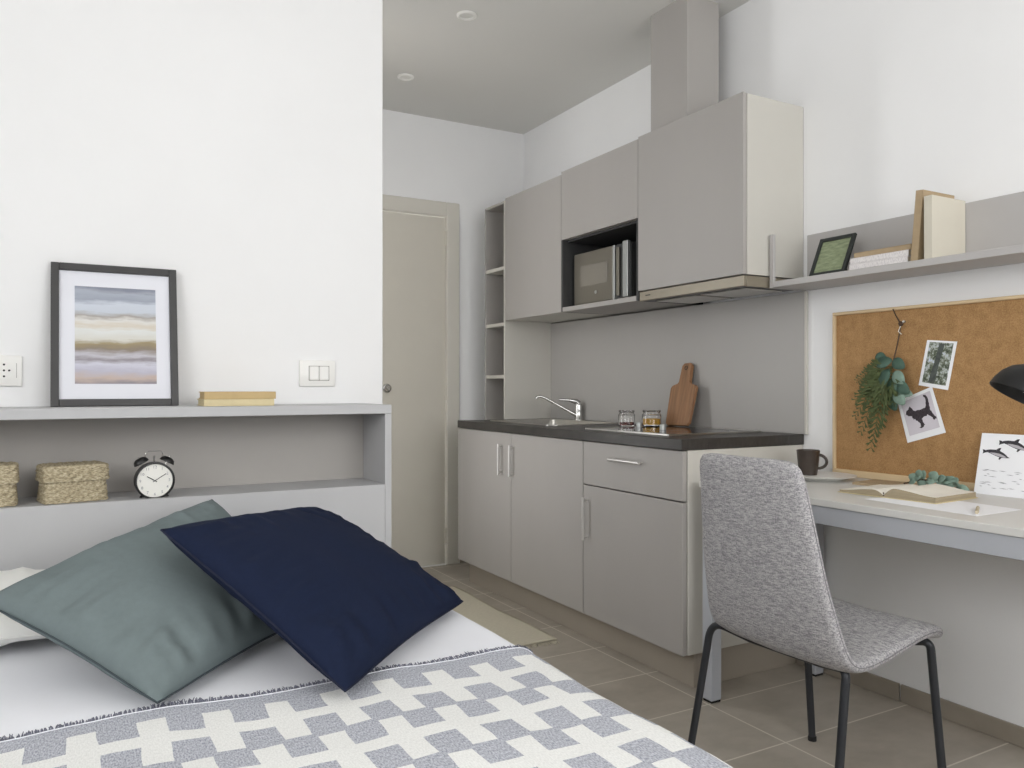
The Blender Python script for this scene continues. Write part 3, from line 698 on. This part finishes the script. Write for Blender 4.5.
for i in range(17):
    u = .10+.9*i/16; k = min(2, int(u*3)); f = u*3-k; p = path[k].lerp(path[k+1], f)
    sd = 1 if i % 2 else -1
    d_ = Vector((-rd.uniform(.0, .4) if sd < 0 else rd.uniform(.0, .3), -.55+rd.uniform(-.4, .7), rd.uniform(.15, .9) if i % 3 else rd.uniform(-.12, .1)))
    m = MB(); leaf(m, p, d_, Vector((-1, rd.uniform(-.3, .3), rd.uniform(.3, .8))), rd.uniform(.028, .040), rd.uniform(.012, .017)); thick(obj('leaf', m, 'leaf', t))
# hanging bunch on the cork
t = thing('greenery_bunch', 'hanging bunch of fern and eucalyptus on a twig at the left of the cork board', 'plant bunch', (2.43, 1.72, 1.31))
bx = CKX-.022
obj('twig', MB().tube([(bx+.006, 1.706, 1.322), (bx, 1.691, 1.298), (bx-.002, 1.673, 1.272), (bx-.004, 1.676, 1.235), (bx-.006, 1.682, 1.20), (bx-.008, 1.690, 1.165), (bx-.008, 1.700, 1.12)], [.002, .002, .003, .0024, .0022, .0025, .002], 8), 'twig', t)
obj('knot', MB().lathe([(0, -.009), (.006, -.006), (.008, 0), (.006, .006), (0, .009)], (bx-.002, 1.672, 1.270), 12), 'twig', t)
obj('string', MB().tube([(bx-.004, 1.672, 1.262), (bx-.006, 1.678, 1.245), (bx-.004, 1.668, 1.235)], .0015, 6), 'cream', t)
pin = obj('push_pin', MB().lathe([(0, 0), (.004, .001), (.003, .006), (.0045, .009), (0, .010)], (CKX-.0002, 1.672, 1.278), 12, Matrix.Rotation(-PI/2, 4, 'Y')), 'steel', t)
rd = random.Random(21)
def frond(p, d, l, w_, droop):
    m = MB(); p = Vector(p); d = Vector(d).normalized(); N = 13; pts = []
    for i in range(N+1):
        u = i/N; pts.append(p+d*l*u+Vector((-.01*math.sin(PI*u), 0, -droop*u*u*l)))
    m.tube(pts, [.0013*(1-.7*i/N) for i in range(N+1)], 5)
    for i in range(2, N+1):
        u = i/N; dd = (pts[i]-pts[i-1]).normalized(); s = dd.cross(Vector((-1, 0, 0))).normalized()
        for sg in (1, -1):
            ld = (dd*.75+s*sg*.8+Vector((rd.uniform(-.35, .1), 0, 0))).normalized()
            ll = w_*(1-u*.75)*rd.uniform(.8, 1.2)
            leaf(m, pts[i], ld, Vector((-1, rd.uniform(-.3, .3), rd.uniform(-.3, .3))), ll, ll*.085, .1)
            leaf(m, pts[i]+ld*ll*.45, (ld+s*sg*.5), Vector((-1, .2, 0)), ll*.55, ll*.065, .1); leaf(m, pts[i]+ld*ll*.4, (ld+dd*.8), Vector((-1, -.2, 0)), ll*.55, ll*.065, .1)
    return m
o0 = (bx-.008, 1.700, 1.13)
for d_, l, w_, dr in (((-.06, .24, -1), .285, .075, .0), ((-.1, .42, -.9), .24, .07, .02), ((-.06, .85, -.62), .165, .06, .1), ((-.05, .9, -.1), .13, .05, .25), ((-.16, .16, -1), .25, .07, .0), ((-.14, .6, -.8), .20, .065, .05), ((-.1, -.12, -1), .14, .05, .0)):
    thick(obj('fern_frond', frond(o0, d_, l, w_, dr), 'fern', t), .0004)
for p, d_, l, w_, mm in (((bx-.01, 1.698, 1.15), (-.2, .5, -.15), .055, .022, 'leafd'), ((bx-.012, 1.693, 1.15), (-.2, -.65, -.35), .055, .02, 'leafd'), ((bx-.018, 1.703, 1.12), (-.25, .3, -.8), .06, .024, 'leafd'), ((bx-.02, 1.683, 1.11), (-.2, -.6, -.55), .055, .021, 'leaf'),
        ((bx-.02, 1.688, 1.09), (-.25, -.1, -1), .055, .022, 'leafd'), ((bx-.022, 1.673, 1.075), (-.2, -.75, -.5), .06, .02, 'leafd'), ((bx-.02, 1.678, 1.05), (-.2, -.5, -.65), .06, .021, 'leaf'), ((bx-.012, 1.718, 1.15), (-.1, .8, .4), .045, .018, 'leafd'), ((bx-.02, 1.668, 1.045), (-.1, -.9, -.15), .05, .016, 'leaf'), ((bx-.02, 1.693, 1.03), (-.15, -.3, -.9), .05, .02, 'leafd')):
    m = MB(); leaf(m, p, d_, (-1, .15, .3), l, w_, .12); thick(obj('eucalyptus_leaf', m, mm, t))
# desk lamp (mostly outside the frame)
t = thing('desk_lamp', 'black dome-shaped desk lamp head at the right edge of the photo', 'lamp', (2.28, 1.02, DT))
axis = Vector((.8715*.52-.1, -.4904*.52-.06, .86)).normalized()
rm = Matrix.Translation((2.10, 1.108, 1.032)) @ axis.to_track_quat('Z', 'Y').to_matrix().to_4x4()
m = MB().lathe([(.085, -.002), (.087, .0), (.085, .018), (.078, .040), (.064, .060), (.044, .074), (.020, .081), (.016, .096), (0, .098)], (0, 0, 0), 40, rm)
m.lathe([(.085, -.002), (.083, .0), (.081, .018), (.074, .038), (.06, .056), (.04, .069), (0, .076)], (0, 0, 0), 40, rm)
sh = obj('lamp_shade', m, 'black', t)
obj('bulb', MB().lathe([(0, .01), (.018, .014), (.024, .028), (.016, .046), (.012, .070), (0, .074)], (0, 0, 0), 20, rm), 'lens', sh)
obj('base', MB().lathe([(0, 0), (.075, 0), (.078, .004), (.076, .014), (.02, .02), (0, .02)], (2.28, .92, DT+.0002), 40), 'black', t)
tp = rm @ Vector((0, 0, .094))
obj('arm', MB().tube([(2.28, .92, DT+.019), (2.28, .922, 1.0), *arc((2.28, .922, 1.0), (2.27, .93, 1.22), tuple(tp+axis*.05)), tp], .006, 12), 'black', t)

# ------------------------------------------------------------------ chair
t = thing('desk_chair', 'grey heather upholstered chair with dark tube legs pulled up to the desk', 'chair', (1.74, 1.45, 0))
prof = [(1.500, .886, .164, 1.460), (1.508, .80, .174, 1.451), (1.518, .70, .186, 1.445), (1.530, .60, .197, 1.439), (1.546, .51, .209, 1.433), (1.560, .455, .217, 1.431), (1.582, .420, .222, 1.431), (1.625, .407, .223, 1.432), (1.70, .414, .222, 1.433), (1.80, .432, .217, 1.433), (1.87, .443, .212, 1.432), (1.93, .441, .205, 1.430), (1.958, .424, .198, 1.429)]
def crv(pts, n):                              # Catmull-Rom through 4-tuples
    out = []; P_ = [pts[0]]+pts+[pts[-1]]
    for i in range(1, len(P_)-2):
        for k in range(n):
            s = k/n; a, b, c, d_ = P_[i-1:i+3]
            out.append(tuple(.5*((2*b[j])+(c[j]-a[j])*s+(2*a[j]-5*b[j]+4*c[j]-d_[j])*s*s+(3*b[j]-a[j]-3*c[j]+d_[j])*s**3) for j in range(len(b))))
    out.append(pts[-1]); return out
pp = crv(prof, 4); N = len(pp); thk = .019
m = MB(); rings = []
for i, (x, z, hw, yc) in enumerate(pp):
    a = pp[max(0, i-1)]; b = pp[min(N-1, i+1)]
    tx, tz = b[0]-a[0], b[1]-a[1]; ll = math.hypot(tx, tz); nx, nz = tz/ll, -tx/ll     # normal towards back/underside
    s_end = min(1, min(i, N-1-i)/2.0); te = thk*(.35+.65*math.sqrt(s_end)); we = hw-(.007*(1-s_end)**2)
    ring = []
    K = 44
    for k in range(K):
        an = 2*PI*k/K; c, s_ = math.cos(an), math.sin(an)
        wy = we*math.copysign(abs(c)**.28, c); ty = te*math.copysign(abs(s_)**.55, s_)
        back = max(0, 1-i/(N*.42)); hollow = .016*back*(1-(wy/we)**2)+.010*(1-back)*(1-(wy/we)**2)
        corner = .010*(1-min(1, i/4))*(abs(wy/we)**8)
        ring.append(Vector((x+nx*(ty+hollow), yc+wy, z+nz*(ty+hollow)-corner)))
    rings.append([m.bm.verts.new(p) for p in ring])
for A, B in zip(rings, rings[1:]):
    for k in range(len(A)): m.bm.faces.new((A[k], A[(k+1) % len(A)], B[(k+1) % len(A)], B[k]))
m.bm.faces.new(rings[0][::-1]); m.bm.faces.new(rings[-1])
sh = obj('upholstered_shell', m, 'chair', t, angle=60)
def sp(i, side, off):                          # stitch line along the near edge
    x, z, hw, yc = pp[i]; a = pp[max(0, i-1)]; b = pp[min(N-1, i+1)]; tx, tz = b[0]-a[0], b[1]-a[1]; ll = math.hypot(tx, tz)
    return Vector((x-tz/ll*off, yc+side*(hw+.0005), z+tx/ll*off))
for side in (1, -1):
    obj('seam', MB().tube([sp(i, side, .0) for i in range(3, N-2)], .0009, 6), mat('grey_seam', (120, 118, 122), .9), sh)
r_ = .0105
def leg(foot, top, inn, rb=.05):
    foot, top, inn = Vector(foot), Vector(top), Vector(inn)
    d1 = (foot-top).normalized(); d2 = (inn-top).normalized()
    pth = [foot+Vector((0, 0, .006)), foot.lerp(top, .5)]+arc(top+d1*rb, top, top+d2*rb)+[inn]
    o = obj('leg', MB().tube(pth, r_, 14), 'tube', t)
    obj('foot_cap', MB().lathe([(0, 0), (.0125, 0), (.0125, .012), (.011, .014), (0, .014)], tuple(foot), 16), 'rubber', o)
leg((1.545, 1.722, 0), (1.600, 1.690, .398), (1.620, 1.56, .378))
leg((1.566, 1.250, 0), (1.612, 1.252, .392), (1.628, 1.34, .378), .025)
leg((1.957, 1.640, 0), (1.905, 1.622, .410), (1.890, 1.54, .398), .025)
leg((1.950, 1.222, 0), (1.922, 1.244, .412), (1.892, 1.32, .398), .022)
m = MB(); m.tube([(1.620, 1.56, .378), (1.628, 1.34, .378)], r_, 14); m.tube([(1.890, 1.54, .398), (1.892, 1.32, .398)], r_, 14)
for y in (1.50, 1.38): m.tube([(1.62, y, .376), (1.892, y, .396)], .008, 10)
obj('under_frame', m, 'tube', t)

# ------------------------------------------------------------------ headboard shelf and what stands on it
HF, HT, HB = 2.30, 1.006, .764                  # front plane, top, niche floor
t = thing('headboard_shelf', 'grey headboard unit with an open niche and top ledge behind the bed', 'headboard', (.2, HF, 0))
x0, x1 = -1.0, .8724
obj('top_panel', MB().box(x0, x1, HF, YH-.001, HT-.027, HT, .001), 'head', t)
obj('end_panel', MB().box(x1-.021, x1, HF, YH-.001, 0, HT-.0275, .001), 'head', t)
obj('end_panel', MB().box(x0, x0+.021, HF, YH-.001, 0, HT-.0275, .001), 'head', t)
obj('niche_back', MB().box(x0+.0215, x1-.0215, HF+.20, HF+.212, HB, HT-.0275, 0), 'nicheback', t)
obj('niche_floor', MB().box(x0+.0215, x1-.0215, HF+.019, HF+.21, HB-.022, HB-.0005, .001), 'head', t)
obj('front_panel', MB().box(x0+.0215, x1-.0215, HF, HF+.0185, .0, HB, .001), 'head', t)
# framed seascape
ang = -.17
t = thing('picture_frame', 'charcoal framed abstract seascape leaning on the wall above the headboard', 'picture', (.129, 2.482, HT+.0012), (-.155, 0, 0))
fw, fh, bw = .322, .405, .020
m = MB(); 
for b in ((-fw/2, -fw/2+bw, 0, fh), (fw/2-bw, fw/2, 0, fh), (-fw/2+bw, fw/2-bw, 0, bw), (-fw/2+bw, fw/2-bw, fh-bw, fh)): m.box(b[0], b[1], 0, .022, b[2], b[3], .0012)
obj('frame', m, 'frame', t, world=False)
obj('mat_board', MB().box(-fw/2+bw, fw/2-bw, .010, .013, bw, fh-bw, 0), 'matboard', t, world=False)
obj('print', MB().box(-.103, .104, .0092, .0099, .064, .342, 0), seascape_mat(.064, .342), t, world=False)
obj('backing', MB().box(-fw/2+bw*.5, fw/2-bw*.5, .0135, .020, bw*.5, fh-bw*.5, 0), 'kraft', t, world=False)
book('book', 'lower pale tan book of the two lying on the headboard ledge',   .338, .530, 2.345, 2.47, HT+.0003, .0195, 'tan2', 'tan2', 'y0', .01, group='tan books on the headboard ledge')
book('book', 'upper tan book of the two lying on the headboard ledge', .341, .536, 2.347, 2.468, HT+.0201, .0205, 'tan', 'tan', 'y0', -.015, group='tan books on the headboard ledge')
# socket and switch
def plate(name, label, cat, xa, xb):
    t = thing(name, label, cat, ((xa+xb)/2, YH, 1.105))
    obj('plate', MB().box(xa, xb, YH-.009, YH-.0005, 1.062, 1.146, .003, 2), 'white', t)
    return t
t = plate('wall_socket', 'white wall socket left of the seascape frame', 'socket', -.213, -.1)
obj('socket_insert', MB().lathe([(0, 0), (.021, 0), (.0215, -.002), (.024, -.002), (.024, .001), (0, .001)], (-.142, YH-.0095, 1.105), 32, Matrix.Rotation(PI/2, 4, 'X')), 'white', t)
m = MB()
for dx, dz in ((0, 0), (-.012, 0), (.012, 0), (0, .016), (0, -.016)): m.lathe([(0, 0), (.0028, 0), (.0028, .001), (0, .001)], (-.142+dx, YH-.0098, 1.105+dz), 12, Matrix.Rotation(PI/2, 4, 'X'))
obj('pin_hole', m, 'slot', t)
obj('frame_edge', MB().box(-.1135, -.1125, YH-.0098, YH-.0092, 1.085, 1.125, 0), 'gap', t)
t = plate('light_switch', 'white double light switch on the wall right of the tan books', 'light switch', .659, .776)
for a in (.690, .7225): obj('rocker', MB().box(a, a+.031, YH-.0135, YH-.0092, 1.082, 1.127, .002), 'white', t)
obj('rocker_gap', MB().box(.6885, .7555, YH-.0096, YH-.0091, 1.0805, 1.1285, 0), 'gap', t)
# wicker baskets
def basket(label, cx, cy, rot, w_, d_, h1, h2, z):
    t = thing('wicker_basket', label, 'basket', (cx, cy, z), (0, 0, rot), 'lidded wicker baskets in the headboard niche')
    def wall(zb, zt, wb, wt, rows, pm, top=False):
        m = MB(); NP = 88
        def per(s, ex, ey):
            a = 2*PI*s; c, q = math.cos(a), math.sin(a)
            k = (abs(c)**9+abs(q)**9)**(-1/9); return Vector((ex*c*k, ey*q*k, 0))
        def fn(u, v):
            sc = wb+(wt-wb)*v
            i = round(u*NP); j = round(v*rows*3)
            r = j//3; bump = (.0019 if (i//2+r) % 2 else -.0018)*(1 if j % 3 else .1)
            p = per(u, w_/2*sc+bump, d_/2*sc+bump); p.z = zb+(zt-zb)*v+.0008*math.sin(i*1.7+j); return p
        V = m.grid(fn, NP, rows*3, closed_u=True)
        def cap(zc, vv, up):
            prev = [row[vv] for row in V]
            for f in (.82, .64, .46, .28, .1):
                new = [m.bm.verts.new(Vector((row[vv].co.x*f, row[vv].co.y*f, zc+(.0022 if (i//2+int(f*10)//2) % 2 else -.0012)))) for i, row in enumerate(V)]
                for i in range(NP):
                    k = (i+1) % NP; m.bm.faces.new((prev[i], prev[k], new[k], new[i]))
                prev = new
            m.bm.faces.new(prev)
        if top: cap(zt+.002, -1, 1)
        else: cap(zb+.003, 0, -1)
        return m
    obj('basket_body', wall(.001, h1, 1.0, .93, 7, 1), 'straw', t, world=False, angle=80)
    obj('lid', wall(h1-.003, h2, 1.035, 1.01, 4, 1, True), 'straw', t, world=False, angle=80)
basket('lidded wicker basket fully in view, left of the alarm clock', .020, 2.375, .20, .150, .104, .058, .094, HB)
basket('lidded wicker basket cut off by the left edge of the photo', -.174, 2.372, .03, .142, .100, .060, .101, HB)
# alarm clock
cx, cy, czk, R = .211, 2.335, .8085, .050
t = thing('alarm_clock', 'black twin-bell alarm clock with white dial in the headboard niche', 'alarm clock', (cx, cy, HB+.0012), (0, 0, .06))
rx = Matrix.Rotation(PI/2, 4, 'X')
T0 = lambda x, y, z: (x, y, z)
zc = czk-HB
obj('case', MB().lathe([(0, -.03), (.035, -.03), (.044, -.024), (.049, -.012), (R, 0), (R, .014), (.0495, .018), (.0465, .0185), (.0445, .016), (.0445, .012), (0, .012)], (0, 0, zc), 48, rx), 'black', t, world=False)
fc = obj('dial', MB().lathe([(0, .0122), (.0442, .0122), (.0442, .0130), (0, .0130)], (0, 0, zc), 48, rx), 'clockface', t, world=False)
def txt(body, size):
    cu = bpy.data.curves.new('numeral', 'FONT'); cu.body = body; cu.size = size; cu.align_x = 'CENTER'; cu.align_y = 'CENTER'; cu.resolution_u = 2
    o = bpy.data.objects.new('numeral', cu); COL.objects.link(o); dg = bpy.context.evaluated_depsgraph_get()
    me = bpy.data.meshes.new_from_object(o.evaluated_get(dg)); bpy.data.objects.remove(o); return me
m = MB()
for h in range(1, 13):
    a = PI/2-2*PI*h/12; me = txt(str(h), .011)
    k = len(m.bm.verts); m.bm.from_mesh(me); m.bm.verts.ensure_lookup_table()
    bmesh.ops.transform(m.bm, matrix=Matrix.Translation((.036*math.cos(a), -.0133, zc+.036*math.sin(a))) @ rx, verts=m.bm.verts[k:])
obj('numerals', m, 'inkgrey', fc, world=False, smooth=False)
def hand(a, l, w_):
    return MB().box(-w_/2, w_/2, -.0146, -.0138, -.006, l, .0002, mtx=Matrix.Translation((0, 0, zc)) @ Matrix.Rotation(a, 4, 'Y') )
obj('hour_hand', hand(math.radians(-58), .023, .0022), 'ink', fc, world=False); obj('minute_hand', hand(math.radians(58), .033, .0016), 'ink', fc, world=False)
for s in (1, -1):
    mt = Matrix.Translation((s*.031, 0, zc+.047)) @ Matrix.Rotation(s*.48, 4, 'Y')
    b = obj('bell', MB().lathe([(.0195, 0), (.0195, .003), (.017, .009), (.011, .0135), (0, .0155)], (0, 0, 0), 28, mt), 'black', t, world=False)
    obj('bell_post', MB().tube([mt @ Vector((0, 0, -.01)), mt @ Vector((0, 0, .019))], .0018, 8), 'chrome', b, world=False)
    obj('foot', MB().tube([(s*.026, 0, zc-.040), (s*.033, -.002, .003), (s*.034, -.002, .0)], [.004, .0032, .003], 10), 'black', t, world=False)
obj('carry_handle', MB().tube([(-.022, 0, zc+.058), *arc((-.022, 0, zc+.066), (-.0215, 0, zc+.0775), (-.012, 0, zc+.0785)), *arc((.012, 0, zc+.0785), (.0215, 0, zc+.0775), (.022, 0, zc+.066)), (.022, 0, zc+.058)], .0013, 8), 'chrome', t, world=False)
obj('hammer', MB().tube([(0, 0, zc+.048), (0, 0, zc+.066)], [.0015, .003], 8), 'chrome', t, world=False)

# ------------------------------------------------------------------ bed
BX0, BY0, BY1, BZ = -.68, .22, 2.292, .5
t = thing('bed', 'double bed made up in white against the grey headboard', 'bed', (.1, 1.3, 0))
obj('base', MB().box(BX0+.03, .80, BY0+.03, BY1-.005, .10, .27, .008), 'bedbase', t)
obj('mattress', MB().box(BX0+.02, .815, BY0+.02, BY1-.003, .271, .475, .03, 3), 'sheet', t)
for x in (BX0+.08, .72):
    for y in (BY0+.1, BY1-.12): obj('leg', MB().box(x, x+.05, y, y+.05, 0, .0995, .002), 'bedbase', t)
def ss(a, b, x): 
    x = max(0, min(1, (x-a)/(b-a))); return x*x*(3-2*x)
def drape(s, y, off=0):
    xb = .878+.016*ss(1.5, 2.1, y)+.003*math.sin(y*9); r = .045
    z0 = BZ+.004*noise.noise(Vector((s*5, y*5, 0)))+.0015*noise.noise(Vector((s*16, y*14, 3)))-off*0
    a0 = xb-r
    if s <= a0: p, n = Vector((s, y, z0)), Vector((0, 0, 1))
    else:
        d_ = s-a0
        if d_ < r*PI/2: a = d_/r; p = Vector((a0+r*math.sin(a), y, z0-r+r*math.cos(a))); n = Vector((math.sin(a), 0, math.cos(a)))
        else: e = d_-r*PI/2; p = Vector((xb+.006*math.sin(y*14)*min(1, e*8), y, z0-r-e)); n = Vector((1, 0, 0))
    return p+n*off
S0, S1 = BX0, 1.12
m = MB(); m.grid(lambda u, v: drape(S0+(S1-S0)*u, BY0+(BY1-.004-BY0)*v), 150, 120)
o = obj('duvet', m, 'sheet'); tag(o, 'white cotton duvet spread over the bed, showing below the cushions', 'duvet'); md = o.modifiers.new('thickness', 'SOLIDIFY'); md.thickness = .012; md.offset = -1
# patterned blanket with a fringe
BE = 1.478
def edge(s): return BE-.035*ss(.76, .92, s)+.012*math.sin(s*7+1.2)*.6+.008*math.sin(s*15)
def bl(u, v):
    s = S0+.0+(S1-S0)*u; y = BY0+(edge(s)-BY0)*v
    return drape(s, y, .0045+.0006*noise.noise(Vector((s*30, y*30, 1))))
m = MB(); m.grid(bl, 170, 110, uvfn=lambda u, v: (S0+(S1-S0)*u, BY0+(BE-BY0)*v))
o = obj('patterned_blanket', m, 'blanket'); tag(o, 'white and blue-grey blanket in a stepped block pattern across the bed', 'blanket')
m = MB(); rd = random.Random(2); s = S0
while s < S1:
    y = edge(s); l = rd.uniform(.012, .021)*(.8+.5*noise.noise(Vector((s*9, 0, 4)))); a = rd.uniform(-.35, .35)
    p = drape(s, y-.001, .004); q = drape(s+math.sin(a)*l*.5, y+l*.55, .005+rd.uniform(0, .004)); e = drape(s+math.sin(a)*l, y+l, .003+rd.uniform(0, .006))
    m.tube([p, q, e], [.0012, .0011, .0006], 4); s += rd.uniform(.0012, .0026)
f = obj('fringe', m, 'thread', o); f['kind'] = 'stuff'
m = MB(); m.tube([drape(S0+(S1-S0)*i/200, edge(S0+(S1-S0)*i/200)-.002, .0055) for i in range(201)], .0009, 6); obj('hem_cord', m, 'sheet', o)
# cushions
def pillow(corners, T, pinch, seed, wr, n=56, belly=0, exp=.62, rnd=.025, low=.6):
    c = [Vector(p) for p in corners]
    nrm = ((c[2]-c[0]).cross(c[3]-c[1])).normalized()
    if nrm.z < 0: nrm = -nrm
    def base(u, v):
        a, b = 2*u-1, 2*v-1
        pu = .5+.5*a*(1-pinch*(1-b*b)*abs(a)**2); pv = .5+.5*b*(1-pinch*(1-a*a)*abs(b)**2)
        k = rnd*(a*a*b*b)**2.5; pu = pu+(.5-pu)*k; pv = pv+(.5-pv)*k
        p = (c[0]*(1-pu)+c[1]*pu)*(1-pv)+(c[3]*(1-pu)+c[2]*pu)*pv
        return p+nrm*(belly*(1-a*a)*(1-b*b)), a, b
    def surf(sg):
        def fn(u, v):
            p, a, b = base(u, v)
            h = (T if sg > 0 else T*low)*max(0, (1-abs(a)**2.4))**exp*max(0, (1-abs(b)**2.4))**exp
            ed = 1-max(abs(a), abs(b))
            w1 = noise.noise(Vector((a*1.6+seed, b*1.6, sg)))*.009+noise.noise(Vector((a*3.6+seed, b*2.6, sg*2)))*.0025
            # folds that run in from the edges
            w2 = wr*(noise.noise(Vector((a*9+seed, b*1.6, 5)))*max(0, abs(b)-.35)+noise.noise(Vector((a*1.6, b*9+seed, 9)))*max(0, abs(a)-.35))*min(1, ed*7)
            return p+nrm*sg*(h+(w1+w2)*min(1, ed*5))
        return fn
    m = MB(); m.grid(surf(1), n, n); m.grid(surf(-1), n, n)
    bmesh.ops.remove_doubles(m.bm, verts=m.bm.verts[:], dist=.0004)
    rim = []
    for (u0, v0, u1, v1) in ((0, 0, 1, 0), (1, 0, 1, 1), (1, 1, 0, 1), (0, 1, 0, 0)):
        for k in range(30): rim.append(base(u0+(u1-u0)*k/30, v0+(v1-v0)*k/30)[0])
    return m, rim
def cushion(name, label, corners, T, pinch, seed, wr, fab, seam, cat='cushion', belly=0, group=None, seamr=.002, exp=.62, low=.6):
    m, rim = pillow(corners, T, pinch, seed, wr, belly=belly, exp=exp, low=low)
    b = Vector((sum(p[0] for p in corners)/4, sum(p[1] for p in corners)/4, min(p[2] for p in corners)))
    t = thing(name, label, cat, b, group=group)
    obj('cushion_cover', m, fab, t, angle=75)
    mm = MB(); mm.tube(rim, seamr, 6, closed=True); obj('seam_piping', mm, seam, t)
cushion('bed_pillow', 'plump white bed pillow under the sage green cushion', [(-.54, 1.93, .548), (.15, 1.92, .542), (.18, 2.25, .585), (-.52, 2.26, .60)], .055, .03, 3.3, .03, 'pilw', 'pilw', 'pillow', exp=.45)
cushion('green_cushion', 'large sage green cushion leaning on the white pillow', [(.138, 1.478, .517), (.54, 1.885, .522), (.338, 2.19, .772), (-.145, 1.785, .66)], .064, .06, 1.7, .03, 'green', 'greend', belly=.028, exp=.44, low=.85)
cushion('navy_cushion', 'navy blue cushion resting on top of the sage green cushion', [(.428, 1.352, .522), (.880, 1.80, .520), (.585, 2.10, .742), (.158, 1.705, .782)], .056, .06, 8.1, .026, 'navy', 'navyd', belly=.012, exp=.42, low=.85)

# ------------------------------------------------------------------ rug
m = MB(); RX0, RX1, RY0, RY1 = 1.12, 1.79, 2.80, 3.80
m.grid(lambda u, v: (RX0+(RX1-RX0)*u+.006*math.sin(v*9), RY0+(RY1-RY0)*v, .007+.0025*noise.noise(Vector((u*6, v*9, 2)))), 40, 60)
o = obj('rug', m, 'rug'); tag(o, 'cream woven rug on the tiled floor between bed and kitchen', 'rug'); md = o.modifiers.new('thickness', 'SOLIDIFY'); md.thickness = .005; md.offset = -1
m = MB(); rd = random.Random(4); x = RX0
while x < RX1:
    for y, s in ((RY0, -1), (RY1, 1)):
        l = rd.uniform(.02, .04); m.tube([(x+.004, y, .005), (x+rd.uniform(-.006, .006), y+s*l, .002)], [.002, .001], 4)
    x += .006
f = obj('fringe', m, 'rug', o); f['kind'] = 'stuff'
